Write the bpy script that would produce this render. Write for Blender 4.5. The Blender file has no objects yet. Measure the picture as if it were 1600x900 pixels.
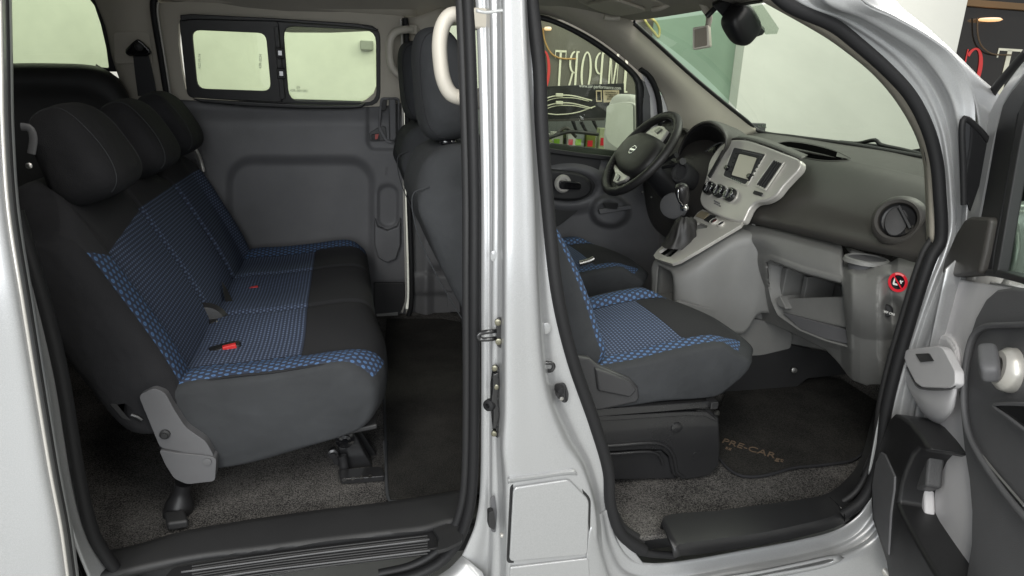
import bpy, bmesh, math, random
from math import sin, cos, tan, pi, radians, atan2, sqrt, hypot
from mathutils import Vector, Matrix, Euler
random.seed(7)
SC = bpy.context.scene
COL = SC.collection

# ------------------------------------------------------------------ camera
CAM = Vector((-0.25, -1.95, 1.34))
YAW, PIT, ROL, FPX = radians(14), radians(17), radians(2.3), 1067.0
FW = Vector((sin(YAW)*cos(PIT), cos(YAW)*cos(PIT), -sin(PIT)))
_r0 = Vector((cos(YAW), -sin(YAW), 0)); _u0 = _r0.cross(FW)
RT = _r0*cos(ROL) + _u0*sin(ROL); UP = -_r0*sin(ROL) + _u0*cos(ROL)
cd = bpy.data.cameras.new('camera'); cam = bpy.data.objects.new('camera', cd); COL.objects.link(cam)
m = Matrix((RT, UP, -FW)).transposed().to_4x4(); m.translation = CAM
cam.matrix_world = m
cd.sensor_width = 36; cd.lens = 36*FPX/1600; cd.clip_start = 0.02; cd.clip_end = 200
SC.camera = cam
SC.render.resolution_x = 1024; SC.render.resolution_y = 576

# ------------------------------------------------------------------ light of the showroom
w = bpy.data.worlds.new('World'); SC.world = w; w.use_nodes = True
w.node_tree.nodes['Background'].inputs[0].default_value = (0.93, 0.97, 1.0, 1)
w.node_tree.nodes['Background'].inputs[1].default_value = 0.50
def area(name, loc, target, sx, sy, power, col=(1, 1, 1)):
    l = bpy.data.lights.new(name, 'AREA'); l.shape = 'RECTANGLE'; l.size = sx; l.size_y = sy
    l.energy = power; l.color = col
    o = bpy.data.objects.new(name, l); COL.objects.link(o); o.location = loc
    o.rotation_euler = (Vector(target) - Vector(loc)).to_track_quat('-Z', 'Y').to_euler()
    return o
area('daylight_doorway', (-1.6, -5.6, 2.3), (0.0, -0.5, 0.8), 4.5, 2.6, 245, (0.95, 0.98, 1.0))
area('ceiling_light', (1.6, -3.4, 3.6), (0.5, -0.6, 0.8), 0.5, 3.0, 60, (1.0, 0.97, 0.9))
area('ceiling_light', (-1.2, -2.9, 3.6), (0.2, -0.6, 0.8), 0.5, 3.0, 95, (1.0, 0.97, 0.9))
area('ceiling_light', (3.4, 0.4, 3.6), (1.2, 0.2, 1.1), 1.2, 2.4, 110, (1.0, 0.97, 0.9))
area('ceiling_light', (-0.4, 1.9, 3.6), (-0.4, 2.9, 1.2), 4.5, 0.5, 58, (1.0, 1.0, 0.94))
area('ceiling_light', (3.9, 1.7, 3.6), (3.9, 2.9, 1.2), 3.5, 0.5, 24, (1.0, 1.0, 0.94))
SC.view_settings.view_transform = 'Standard'; SC.view_settings.look = 'None'
SC.view_settings.exposure = 0.0; SC.view_settings.gamma = 1.0

# ------------------------------------------------------------------ image coordinates: sight line of an image pixel met with a chosen plane
def sight(px, py):
    return (FW*FPX + RT*(px-800) - UP*(py-450)).normalized()
def S(px, py, x=None, y=None, z=None):
    d = sight(px, py)
    if x is not None: t = (x-CAM.x)/d.x
    elif y is not None: t = (y-CAM.y)/d.y
    else: t = (z-CAM.z)/d.z
    return CAM + d*t
def SPL(px, py, p0, n):
    d = sight(px, py); return CAM + d*((Vector(p0)-CAM).dot(n)/d.dot(n))
def B(px, py, off=0.0):                 # near body side, outer skin leaning in above the belt
    y = -0.85+off
    for _ in range(4):
        p = S(px, py, y=y); y = -0.85+off+0.13*max(0, p.z-1.0)
    return p
def F(px, py, off=0.0):                 # inner face of the far body side
    y = 0.66-off
    for _ in range(4):
        p = S(px, py, y=y); y = 0.66-off-0.16*max(0, p.z-1.15)
    return p

# ------------------------------------------------------------------ object helpers
def tag(o, label=None, cat=None, group=None, kind=None):
    if label: o['label'] = label
    if cat: o['category'] = cat
    if group: o['group'] = group
    if kind: o['kind'] = kind
    return o
def adopt(o, parent):
    o.parent = parent; o.matrix_parent_inverse = Matrix.Translation(-PL.get(parent.name, Vector((0, 0, 0))))
PL = {}
def empty(name, loc=(0, 0, 0), parent=None):
    o = bpy.data.objects.new(name, None); COL.objects.link(o); o.location = loc; PL[o.name] = Vector(loc)
    if parent: adopt(o, parent)
    o.empty_display_size = 0.05
    return o
ORIG = {}
def link(name, me, mats, parent=None, smooth=40, bevel=0, seg=3, sub=0, thick=0, off=0):
    o = bpy.data.objects.new(name, me); COL.objects.link(o)
    if not isinstance(mats, (list, tuple)): mats = [mats]
    for mm in mats: me.materials.append(mm)
    if smooth:
        for p in me.polygons: p.use_smooth = True
        if smooth < 180 and not bevel: me.set_sharp_from_angle(angle=radians(smooth))
    if thick:
        md = o.modifiers.new('Solidify', 'SOLIDIFY'); md.thickness = thick; md.offset = off
    if bevel:
        md = o.modifiers.new('Bevel', 'BEVEL'); md.width = bevel; md.segments = seg; md.limit_method = 'ANGLE'; md.angle_limit = radians(35)
        md.harden_normals = True
    if sub:
        md = o.modifiers.new('Sub', 'SUBSURF'); md.levels = sub; md.render_levels = sub
    if parent: adopt(o, parent)
    return o
def mesh(name, verts, faces, fm=None, uv=None):
    me = bpy.data.meshes.new(name); me.from_pydata([tuple(v) for v in verts], [], faces)
    bm = bmesh.new(); bm.from_mesh(me); bm.faces.ensure_lookup_table()
    if fm:
        for f in bm.faces: f.material_index = fm[f.index]
    bmesh.ops.remove_doubles(bm, verts=bm.verts, dist=1e-5)
    bmesh.ops.recalc_face_normals(bm, faces=bm.faces)
    if uv:
        l = bm.loops.layers.uv.new('UVMap')
        for f in bm.faces:
            for lp in f.loops: lp[l].uv = uv(lp.vert.co)
    bm.to_mesh(me); bm.free(); return me
def arc_uv(R, jref, u_at, iref):
    """metres along the surface: v along each loop from vertex jref, u across the stations"""
    d = {}; n = len(R[0]); key = lambda p: (round(p.x, 4), round(p.y, 4), round(p.z, 4))
    V = []
    for r in R:
        v = [0]*n
        for j in range(jref+1, n): v[j] = v[j-1]+(r[j]-r[j-1]).length
        for j in range(jref-1, -1, -1): v[j] = v[j+1]-(r[j]-r[j+1]).length
        V.append(v)
    Vm = V[iref]
    for j in range(n):
        U = [0]*len(R); U[iref] = R[iref][j].y
        for i in range(iref+1, len(R)): U[i] = U[i-1]+(R[i][j]-R[i-1][j]).length
        for i in range(iref-1, -1, -1): U[i] = U[i+1]-(R[i][j]-R[i+1][j]).length
        for i in range(len(R)): d[key(R[i][j])] = (U[i], Vm[j]*.6+V[i][j]*.4+u_at)
    def f(co):
        k = key(co)
        if k in d: return d[k]
        b = min(d, key=lambda q: (q[0]-co.x)**2+(q[1]-co.y)**2+(q[2]-co.z)**2); return d[b]
    return f
def resample(pts, n, closed=False, smooth=True):
    pts = [Vector(p) for p in pts]
    if closed: pts = pts+[pts[0]]
    if smooth and len(pts) > 2:
        out = []; k = len(pts)
        for i in range(k-1):
            p1, p2 = pts[i], pts[i+1]
            p0 = pts[i-1] if i > 0 else (pts[-2] if closed else p1*2-p2)
            p3 = pts[i+2] if i+2 < k else (pts[1] if closed else p2*2-p1)
            l1 = max((p2-p1).length, 1e-9)
            m1 = (p2-p0)*(l1/max((p2-p1).length+(p1-p0).length, 1e-9))
            m2 = (p3-p1)*(l1/max((p2-p1).length+(p3-p2).length, 1e-9))
            for s in range(12):
                t = s/12; t2 = t*t; t3 = t2*t
                out.append(p1*(2*t3-3*t2+1)+m1*(t3-2*t2+t)+p2*(-2*t3+3*t2)+m2*(t3-t2))
        out.append(pts[-1]); pts = out
    L = [0]
    for a, b in zip(pts, pts[1:]): L.append(L[-1]+(b-a).length)
    res = []; m_ = n if closed else n-1; j = 0
    for i in range(n):
        s = L[-1]*i/m_
        while j < len(L)-2 and L[j+1] < s: j += 1
        d = L[j+1]-L[j]; t = (s-L[j])/d if d > 0 else 0
        res.append(pts[j].lerp(pts[j+1], t))
    return res
def grid_mesh(name, rows, closed_u=False, closed_v=False, caps=False, fm=None, uv=None):
    nr, nc = len(rows), len(rows[0]); v = [p for r in rows for p in r]; f = []; mi = []
    for i in range(nr if closed_v else nr-1):
        for j in range(nc if closed_u else nc-1):
            a = i*nc+j; b = i*nc+(j+1) % nc; c = ((i+1) % nr)*nc+(j+1) % nc; d = ((i+1) % nr)*nc+j
            f.append((a, b, c, d)); mi.append(fm(i, j) if fm else 0)
    if caps:
        f.append(tuple(range(nc))[::-1]); mi.append(caps if isinstance(caps, int) and caps is not True else 0)
        f.append(tuple((nr-1)*nc+k for k in range(nc))); mi.append(mi[-1])
    return mesh(name, v, f, mi, uv)
def skin(name, rows, mat, parent=None, n=32, m=0, thick=0.004, smooth=50, closed=False, lin=False, **k):
    R = [resample(r, n, closed, not lin) for r in rows]
    if m:                                   # smooth across the rows too
        cols = [resample([r[j] for r in R], m) for j in range(n)]
        R = [[cols[j][i] for j in range(n)] for i in range(m)]
    return link(name, grid_mesh(name, R, closed_u=closed), mat, parent, smooth=smooth, thick=thick, **k)
def relief(name, corners, nx, ny, pos, mat, parent=None, thick=0.004, smooth=60, **k):
    (ax, ay), (bx, by), (cx, cy), (dx, dy) = corners      # tl tr br bl
    R = []
    for i in range(ny):
        v = i/(ny-1); r = []
        for j in range(nx):
            u = j/(nx-1)
            px = (ax*(1-u)+bx*u)*(1-v)+(dx*(1-u)+cx*u)*v; py = (ay*(1-u)+by*u)*(1-v)+(dy*(1-u)+cy*u)*v
            r.append(pos(px, py))
        R.append(r)
    return link(name, grid_mesh(name, R), mat, parent, smooth=smooth, thick=thick, **k)
def prism(name, pts, vec, mat, parent=None, bevel=0.003, n=0, seg=3, **k):
    if n: pts = resample(pts, n, True)
    pts = [Vector(p) for p in pts]; vec = Vector(vec); c = len(pts)
    v = pts+[p+vec for p in pts]
    f = [tuple(range(c)), tuple(range(c, 2*c))[::-1]]+[(i, i+c, (i+1) % c+c, (i+1) % c) for i in range(c)]
    return link(name, mesh(name, v, f), mat, parent, smooth=30 if not bevel else 40, bevel=bevel, seg=seg, **k)
def ringprism(name, outer, inner, vec, mat, parent=None, bevel=0.002, **k):     # frame with an opening
    a = [Vector(p) for p in outer]; b = [Vector(p) for p in inner]; vec = Vector(vec); c = len(a)
    v = a+b+[p+vec for p in a]+[p+vec for p in b]; f = []
    for i in range(c):
        j = (i+1) % c
        f += [(i, j, c+j, c+i), (2*c+i, 3*c+i, 3*c+j, 2*c+j), (i, 2*c+i, 2*c+j, j), (c+i, c+j, 3*c+j, 3*c+i)]
    return link(name, mesh(name, v, f), mat, parent, smooth=40, bevel=bevel, **k)
def tube(name, pts, r, mat, parent=None, closed=False, n=0, res=12, flat=1.0, up=None, smoothpath=True, lnk=True, **k):
    pts = resample(pts, n or max(8, len(pts)*6), closed, smoothpath); N = len(pts); R = []
    T = []
    for i in range(N):
        a = pts[(i-1) % N] if closed or i > 0 else pts[i]; b = pts[(i+1) % N] if closed or i < N-1 else pts[i]
        T.append((b-a).normalized())
    u = Vector(up) if up else (Vector((0, 0, 1)) if abs(T[0].z) < .9 else Vector((1, 0, 0)))
    for i in range(N):
        t = T[i]
        if up: u = Vector(up)
        s = t.cross(u).normalized(); u2 = s.cross(t).normalized(); u = u2
        rr = r(i/(N-1)) if callable(r) else r
        R.append([pts[i]+(s*cos(a)*flat+u2*sin(a))*rr for a in [2*pi*q/res for q in range(res)]])
    if not lnk: return R
    return link(name, grid_mesh(name, R, closed_u=True, closed_v=closed, caps=not closed), mat, parent, smooth=50, **k)
def basis(axis, up=(0, 0, 1)):
    z = Vector(axis).normalized(); u = Vector(up)
    if abs(z.dot(u)) > .98: u = Vector((1, 0, 0))
    x = u.cross(z).normalized(); y = z.cross(x); return x, y, z
def lathe(name, prof, org, axis, mat, parent=None, res=32, up=(0, 0, 1), sx=1, sy=1, smooth=35, **k):
    x, y, z = basis(axis, up); org = Vector(org)
    R = [[org+x*(r*cos(a)*sx)+y*(r*sin(a)*sy)+z*h for a in [2*pi*q/res for q in range(res)]] for r, h in prof]
    return link(name, grid_mesh(name, R, closed_u=True, caps=True), mat, parent, smooth=smooth, **k)
def box(name, c, s, mat, parent=None, rot=None, bevel=0.004, seg=3, **k):
    bm = bmesh.new(); bmesh.ops.create_cube(bm, size=1)
    M = Matrix.Translation(Vector(c)) @ (rot.to_matrix().to_4x4() if isinstance(rot, Euler) else (rot.to_4x4() if rot else Matrix.Identity(4))) @ Matrix.Diagonal((*s, 1))
    bmesh.ops.transform(bm, matrix=M, verts=bm.verts)
    me = bpy.data.meshes.new(name); bm.to_mesh(me); bm.free()
    return link(name, me, mat, parent, smooth=40, bevel=bevel, seg=seg, **k)
def pillow(name, c, s, mat, parent=None, rot=None, e=4.0, res=10, fn=None, sub=1, uv=None, **k):
    bm = bmesh.new(); bmesh.ops.create_cube(bm, size=2)
    bmesh.ops.subdivide_edges(bm, edges=bm.edges, cuts=res, use_grid_fill=True)
    Rm = rot.to_matrix() if rot else Matrix.Identity(3)
    for v in bm.verts:
        p = v.co.copy(); r = (abs(p.x)**e+abs(p.y)**e+abs(p.z)**e)**(1/e); p = p/r
        if fn: p = fn(p)
        v.co = Vector(c)+Rm @ Vector((p.x*s[0]/2, p.y*s[1]/2, p.z*s[2]/2))
    me = bpy.data.meshes.new(name)
    if uv:
        l = bm.loops.layers.uv.new('UVMap')
        for f in bm.faces:
            for lp in f.loops: lp[l].uv = uv(lp.vert.co)
    bm.to_mesh(me); bm.free()
    return link(name, me, mat, parent, smooth=180, sub=sub, **k)
def text(name, s, org, xdir, ydir, size, mat, parent=None, depth=0.0006, squash=1.0, center=True):
    cu = bpy.data.curves.new(name, 'FONT'); cu.body = s; cu.size = size; cu.extrude = depth
    if center: cu.align_x = 'CENTER'; cu.align_y = 'CENTER'
    to = bpy.data.objects.new(name, cu); COL.objects.link(to)
    dg = bpy.context.evaluated_depsgraph_get(); dg.update()
    me = bpy.data.meshes.new_from_object(to.evaluated_get(dg)); bpy.data.objects.remove(to)
    X = Vector(xdir).normalized(); Y = Vector(ydir).normalized(); Z = X.cross(Y)
    for v in me.vertices:
        v.co = Vector(org)+X*v.co.x*squash+Y*v.co.y+Z*v.co.z
    me.materials.clear(); me.name = name
    return link(name, me, mat, parent, smooth=0)
def rrect(cx, cy, hw, hh, r, k=5):       # rounded rectangle outline, 2-D
    o = []
    for sx, sy, a0 in ((1, 1, 0), (-1, 1, 90), (-1, -1, 180), (1, -1, 270)):
        for i in range(k+1):
            a = radians(a0+90*i/k); o.append((cx+sx*(hw-r)+r*cos(a), cy+sy*(hh-r)+r*sin(a)))
    return o
from mathutils.bvhtree import BVHTree
def bvh(o):
    return BVHTree.FromPolygons([v.co.copy() for v in o.data.vertices], [tuple(p.vertices) for p in o.data.polygons])
def on(tree, px, py, lift=.002):       # an image pixel projected onto a built surface
    d = sight(px, py); h = tree.ray_cast(CAM, d)
    if h[0] is None: return None
    n = h[1] if h[1].dot(d) < 0 else -h[1]
    return h[0]+n*lift
def pil_curve(c, s, rot, e, fn, dirs, k=1.0):
    Rm = rot.to_matrix(); out = []
    for p in dirs:
        p = Vector(p); r = (abs(p.x)**e+abs(p.y)**e+abs(p.z)**e)**(1/e); p = p/r
        if fn: p = fn(p)
        out.append(Vector(c)+Rm @ Vector((p.x*s[0]/2, p.y*s[1]/2, p.z*s[2]/2))*k)
    return out
def sstep(a, b, x):
    t = min(1, max(0, (x-a)/(b-a))); return t*t*(3-2*t)
def sdbox(px, py, cx, cy, hw, hh, r):
    qx = abs(px-cx)-hw+r; qy = abs(py-cy)-hh+r
    return min(max(qx, qy), 0)+hypot(max(qx, 0), max(qy, 0))-r
def interp(tab, x):
    if x <= tab[0][0]: return tab[0][1]
    for (a, va), (b, vb) in zip(tab, tab[1:]):
        if x <= b: return va+(vb-va)*(x-a)/(b-a)
    return tab[-1][1]

# ------------------------------------------------------------------ materials
def sock(nt, v):
    return v
class NB:
    def __init__(s, nt): s.nt = nt
    def m(s, op, a, b=None, c=None):
        n = s.nt.nodes.new('ShaderNodeMath'); n.operation = op
        for i, q in enumerate((a, b, c)):
            if q is None: continue
            if isinstance(q, (int, float)): n.inputs[i].default_value = q
            else: s.nt.links.new(q, n.inputs[i])
        return n.outputs[0]
    def mix(s, f, a, b):
        n = s.nt.nodes.new('ShaderNodeMix'); n.data_type = 'RGBA'
        for i, q in ((0, f), (6, a), (7, b)):
            if isinstance(q, tuple): n.inputs[i].default_value = (*q[:3], 1)
            elif isinstance(q, (int, float)): n.inputs[i].default_value = q
            else: s.nt.links.new(q, n.inputs[i])
        return n.outputs[2]
    def noise(s, vec, scale, detail=3, rough=.5):
        n = s.nt.nodes.new('ShaderNodeTexNoise'); n.inputs['Scale'].default_value = scale
        n.inputs['Detail'].default_value = detail; n.inputs['Roughness'].default_value = rough
        s.nt.links.new(vec, n.inputs['Vector']); return n.outputs[0]
def newmat(name):
    m_ = bpy.data.materials.new(name); m_.use_nodes = True; nt = m_.node_tree
    return m_, nt, nt.nodes['Principled BSDF'], NB(nt)
def pm(name, col, rough=.5, metal=0, coat=0, bump=0, bscale=900, var=0.0, vscale=6, spec=.5, rvar=0.0, fold=0.0):
    m_, nt, b, q = newmat(name)
    tc = nt.nodes.new('ShaderNodeTexCoord').outputs['Object']
    b.inputs['Base Color'].default_value = (*col, 1); b.inputs['Roughness'].default_value = rough
    b.inputs['Metallic'].default_value = metal; b.inputs['Coat Weight'].default_value = coat
    b.inputs['Coat Roughness'].default_value = .06; b.inputs['Specular IOR Level'].default_value = spec
    if var:
        n1 = q.noise(tc, vscale, 4, .6); f = q.m('MULTIPLY_ADD', n1, 2.2, -.6)
        c = q.mix(f, tuple(x*(1-var) for x in col), tuple(min(1, x*(1+var)) for x in col))
        nt.links.new(c, b.inputs['Base Color'])
    if rvar:
        n2 = q.noise(tc, vscale*1.7, 5, .65)
        nt.links.new(q.m('MULTIPLY_ADD', n2, rvar*2, rough-rvar), b.inputs['Roughness'])
    if bump:
        bn = nt.nodes.new('ShaderNodeBump'); bn.inputs['Strength'].default_value = bump; bn.inputs['Distance'].default_value = .001
        nt.links.new(q.noise(tc, bscale, 2, .6), bn.inputs['Height']); nt.links.new(bn.outputs[0], b.inputs['Normal'])
        if fold:
            b2 = nt.nodes.new('ShaderNodeBump'); b2.inputs['Strength'].default_value = fold; b2.inputs['Distance'].default_value = .02
            nt.links.new(q.noise(tc, 9, 3, .5), b2.inputs['Height']); nt.links.new(b2.outputs[0], bn.inputs['Normal'])
    return m_
M = {}
def silver():
    m_, nt, b, q = newmat('silver_paint')
    tc = nt.nodes.new('ShaderNodeTexCoord').outputs['Object']
    fl = q.noise(tc, 700, 2, .7)
    nt.links.new(q.mix(fl, (.30, .305, .31), (.50, .505, .51)), b.inputs['Base Color'])
    b.inputs['Metallic'].default_value = .45
    n2 = q.noise(tc, 5, 5, .7); nt.links.new(q.m('MULTIPLY_ADD', n2, .16, .30), b.inputs['Roughness'])
    b.inputs['Coat Weight'].default_value = .45; b.inputs['Coat Roughness'].default_value = .07
    return m_
M['silver'] = silver()
M['silver_in'] = pm('silver_flange', (.46, .47, .47), .42, .45, .2, var=.05, rvar=.08)
M['gray'] = pm('grey_plastic', (.17, .17, .164), .5, bump=.5, bscale=600, var=.10, rvar=.06)
M['graydoor'] = pm('grey_door_plastic', (.60, .59, .60), .5, bump=.3, bscale=1100, var=.06, rvar=.06)
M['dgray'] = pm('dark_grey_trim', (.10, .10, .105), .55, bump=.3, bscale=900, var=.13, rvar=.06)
M['mgray'] = pm('mid_grey_trim', (.10, .10, .104), .5, bump=.3, bscale=900, var=.05, rvar=.06)
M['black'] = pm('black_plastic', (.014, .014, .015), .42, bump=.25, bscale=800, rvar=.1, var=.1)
M['blackm'] = pm('matt_black_plastic', (.017, .017, .018), .6, bump=.3, bscale=700, rvar=.08, var=.1)
M['dash'] = pm('charcoal_dash_plastic', (.046, .043, .039), .46, bump=.5, bscale=700, rvar=.07, var=.08)
M['rubber'] = pm('black_rubber', (.012, .012, .013), .6, bump=.4, bscale=260, rvar=.1, spec=.3)
M['beige'] = pm('warm_grey_trim', (.42, .39, .33), .62, bump=.2, bscale=500, var=.05)
M['beige2'] = pm('cream_plastic', (.50, .47, .41), .45, var=.03)
M['liner'] = pm('headliner_felt', (.33, .31, .27), .9, bump=.5, bscale=900, var=.08, vscale=3)
M['chrome'] = pm('chrome', (.8, .8, .8), .12, 1)
M['steel'] = pm('steel', (.45, .44, .42), .35, 1)
M['blackmetal'] = pm('black_enamel_steel', (.016, .016, .017), .3, .0, .3, rvar=.1, var=.15)
M['satin'] = pm('satin_silver_plastic', (.50, .485, .45), .32, .35, .15, var=.03, rvar=.05)
M['brass'] = pm('zinc_bolt', (.22, .21, .16), .35, 1)
M['void'] = pm('unlit_black', (.003, .003, .003), 1.0, spec=0.0)
M['gloss'] = pm('gloss_black', (.006, .006, .007), .12, 0, .5)
M['inlay'] = pm('door_inlay_grey', (.10, .10, .104), .5, bump=.5, bscale=500, var=.12)
M['red'] = pm('red_print', (.62, .015, .03), .4)
M['redsoft'] = pm('red_button', (.6, .03, .03), .45)
M['pink'] = pm('faded_red_print', (.8, .25, .25), .45)
M['white'] = pm('white_print', (.75, .75, .72), .5)
M['faint'] = pm('grey_print', (.16, .2, .16), .5)
M['leather'] = pm('black_leather', (.015, .014, .014), .5, bump=.5, bscale=420, rvar=.08)
M['belt'] = pm('belt_webbing', (.02, .02, .022), .6, bump=.6, bscale=1300)
M['fabric'] = pm('black_fabric', (.037, .039, .042), .92, bump=1.0, bscale=700, var=.14, vscale=9, spec=.25, fold=.55)
M['fabricd'] = pm('black_fabric_smooth', (.017, .017, .019), .9, bump=1.0, bscale=700, var=.14, vscale=9, spec=.3, fold=.6)
M['seatplast'] = pm('seat_plastic', (.036, .036, .038), .5, bump=.3, var=.08, rvar=.06)
M['screen'] = pm('radio_screen', (.46, .44, .36), .25, 0, .4)
M['wood'] = pm('label_card', (.6, .5, .35), .6)

def dotfabric(name, black=None, bolster=None, vmax=None, steps=None, dark=1.0):
    """woven seat cloth laid out in metres on the UV map; black = (u0,v0,hu,hv,r), bolster = (uc, half width)"""
    m_, nt, b, q = newmat(name)
    uvn = nt.nodes.new('ShaderNodeUVMap'); uvn.uv_map = 'UVMap'
    sep = nt.nodes.new('ShaderNodeSeparateXYZ'); nt.links.new(uvn.outputs[0], sep.inputs[0])
    u, v = sep.outputs[0], sep.outputs[1]
    def dots(pu, pv, ru, rv):
        row = q.m('FLOOR', q.m('DIVIDE', v, pv))
        sh = q.m('MULTIPLY', q.m('MODULO', q.m('ABSOLUTE', row), 2.0), .5)
        fu = q.m('SUBTRACT', q.m('FRACT', q.m('ADD', q.m('DIVIDE', u, pu), sh)), .5)
        fv = q.m('SUBTRACT', q.m('FRACT', q.m('DIVIDE', v, pv)), .5)
        a = q.m('DIVIDE', q.m('MULTIPLY', fu, pu), ru); c = q.m('DIVIDE', q.m('MULTIPLY', fv, pv), rv)
        return q.m('SQRT', q.m('ADD', q.m('MULTIPLY', a, a), q.m('MULTIPLY', c, c)))
    def fill(d, w=.25):       # 1 inside
        n = nt.nodes.new('ShaderNodeMapRange'); n.inputs[1].default_value = 1+w; n.inputs[2].default_value = 1-w
        nt.links.new(d, n.inputs[0]); return n.outputs[0]
    sm = fill(dots(.0125, .0088, .0042, .0022), .25)
    bd = dots(.0185, .0125, .0046, .0046); big = fill(bd, .18)
    core = fill(q.m('MULTIPLY', bd, 2.4), .3)
    wv = nt.nodes.new('ShaderNodeTexNoise'); wv.inputs['Scale'].default_value = 900; nt.links.new(uvn.outputs[0], wv.inputs['Vector'])
    D = dark
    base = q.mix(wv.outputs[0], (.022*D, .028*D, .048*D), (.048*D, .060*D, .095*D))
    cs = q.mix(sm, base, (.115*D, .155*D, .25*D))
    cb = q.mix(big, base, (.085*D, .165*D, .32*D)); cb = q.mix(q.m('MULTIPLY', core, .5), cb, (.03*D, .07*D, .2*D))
    if bolster:
        du = q.m('ABSOLUTE', q.m('SUBTRACT', u, bolster[0])); f = q.m('GREATER_THAN', du, bolster[1])
        c = q.mix(f, cs, cb)
        seam = q.m('LESS_THAN', q.m('ABSOLUTE', q.m('SUBTRACT', du, bolster[1])), .0022)
        c = q.mix(q.m('MULTIPLY', seam, .8), c, (.008, .009, .013))
    else: c = cs
    blk = q.mix(wv.outputs[0], (.014, .014, .016), (.03, .03, .033))
    if black:
        u0, v0, hu, hv, r = black
        qx = q.m('ADD', q.m('SUBTRACT', q.m('ABSOLUTE', q.m('SUBTRACT', u, u0)), hu), r)
        qy = q.m('ADD', q.m('SUBTRACT', q.m('ABSOLUTE', q.m('SUBTRACT', v, v0)), hv), r)
        mx, my = q.m('MAXIMUM', qx, 0.), q.m('MAXIMUM', qy, 0.)
        sd = q.m('SUBTRACT', q.m('ADD', q.m('SQRT', q.m('ADD', q.m('MULTIPLY', mx, mx), q.m('MULTIPLY', my, my))), q.m('MINIMUM', q.m('MAXIMUM', qx, qy), 0.)), r)
        c = q.mix(q.m('LESS_THAN', sd, 0.), c, blk)
        c = q.mix(q.m('MULTIPLY', q.m('LESS_THAN', q.m('ABSOLUTE', sd), .0018), .7), c, (.006, .006, .008))
    if steps:                # upper edge of the blue: piecewise slope  v > a + b*(u-u0) on a period
        du_ = q.m('SUBTRACT', u, steps[0])
        h = q.m('ADD', steps[1], q.m('MINIMUM', steps[2], q.m('MAXIMUM', q.m('MULTIPLY', du_, -.42), q.m('MULTIPLY', du_, .11))))
        c = q.mix(q.m('GREATER_THAN', v, h), c, blk)
    nt.links.new(c, b.inputs['Base Color']); b.inputs['Roughness'].default_value = .88
    b.inputs['Specular IOR Level'].default_value = .3
    bn = nt.nodes.new('ShaderNodeBump'); bn.inputs['Strength'].default_value = .5; bn.inputs['Distance'].default_value = .0008
    nt.links.new(wv.outputs[0], bn.inputs['Height']); nt.links.new(bn.outputs[0], b.inputs['Normal'])
    return m_

def carpet(name, a, b_, scale=420):
    m_, nt, b, q = newmat(name)
    tc = nt.nodes.new('ShaderNodeTexCoord').outputs['Object']
    n1 = q.noise(tc, scale, 3, .75); n2 = q.noise(tc, 9, 4, .6)
    f = q.m('MULTIPLY_ADD', n1, 3.4, -1.3); f = q.m('ADD', f, q.m('MULTIPLY_ADD', n2, .9, -.45))
    nt.links.new(q.mix(f, a, b_), b.inputs['Base Color']); b.inputs['Roughness'].default_value = .95
    b.inputs['Specular IOR Level'].default_value = .15
    bn = nt.nodes.new('ShaderNodeBump'); bn.inputs['Strength'].default_value = 1; bn.inputs['Distance'].default_value = .004
    nt.links.new(n1, bn.inputs['Height']); nt.links.new(bn.outputs[0], b.inputs['Normal'])
    return m_
M['carpet'] = carpet('grey_carpet', (.008, .008, .009), (.19, .18, .17), 330)
M['mat'] = carpet('black_mat', (.009, .009, .0085), (.055, .052, .048), 380)

def glass(name, tint, refl=.08, haze=None, hz=0.0):
    m_ = bpy.data.materials.new(name); m_.use_nodes = True; nt = m_.node_tree; nt.nodes.clear()
    out = nt.nodes.new('ShaderNodeOutputMaterial'); t = nt.nodes.new('ShaderNodeBsdfTransparent'); t.inputs[0].default_value = (*tint, 1)
    g = nt.nodes.new('ShaderNodeBsdfGlossy'); g.inputs['Roughness'].default_value = .02
    mx = nt.nodes.new('ShaderNodeMixShader'); fr = nt.nodes.new('ShaderNodeFresnel'); fr.inputs[0].default_value = 1.45
    ml = nt.nodes.new('ShaderNodeMath'); ml.operation = 'MULTIPLY'; ml.inputs[1].default_value = refl/.05
    mn_ = nt.nodes.new('ShaderNodeMath'); mn_.operation = 'MINIMUM'; mn_.inputs[1].default_value = refl*2.2
    nt.links.new(fr.outputs[0], ml.inputs[0]); nt.links.new(ml.outputs[0], mn_.inputs[0]); nt.links.new(mn_.outputs[0], mx.inputs[0])
    nt.links.new(t.outputs[0], mx.inputs[1]); nt.links.new(g.outputs[0], mx.inputs[2])
    tcg = nt.nodes.new('ShaderNodeTexCoord'); q_ = NB(nt); n_ = q_.noise(tcg.outputs['Object'], 3.5, 5, .65)
    nt.links.new(q_.mix(q_.m('MULTIPLY_ADD', n_, 2.0, -.5), tuple(c*.93 for c in tint), tuple(min(1, c*1.04) for c in tint)), t.inputs[0])
    nt.links.new(mx.outputs[0], out.inputs[0])
    return m_
M['glass'] = glass('green_tinted_glass', (.84, .90, .77), .05)
M['windscreen'] = glass('windscreen_glass', (.66, .72, .64), .03)
M['sideglass'] = glass('side_glass', (.82, .86, .78), .05)
M['doorglass'] = glass('door_glass', (.55, .62, .58), .09)
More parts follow.
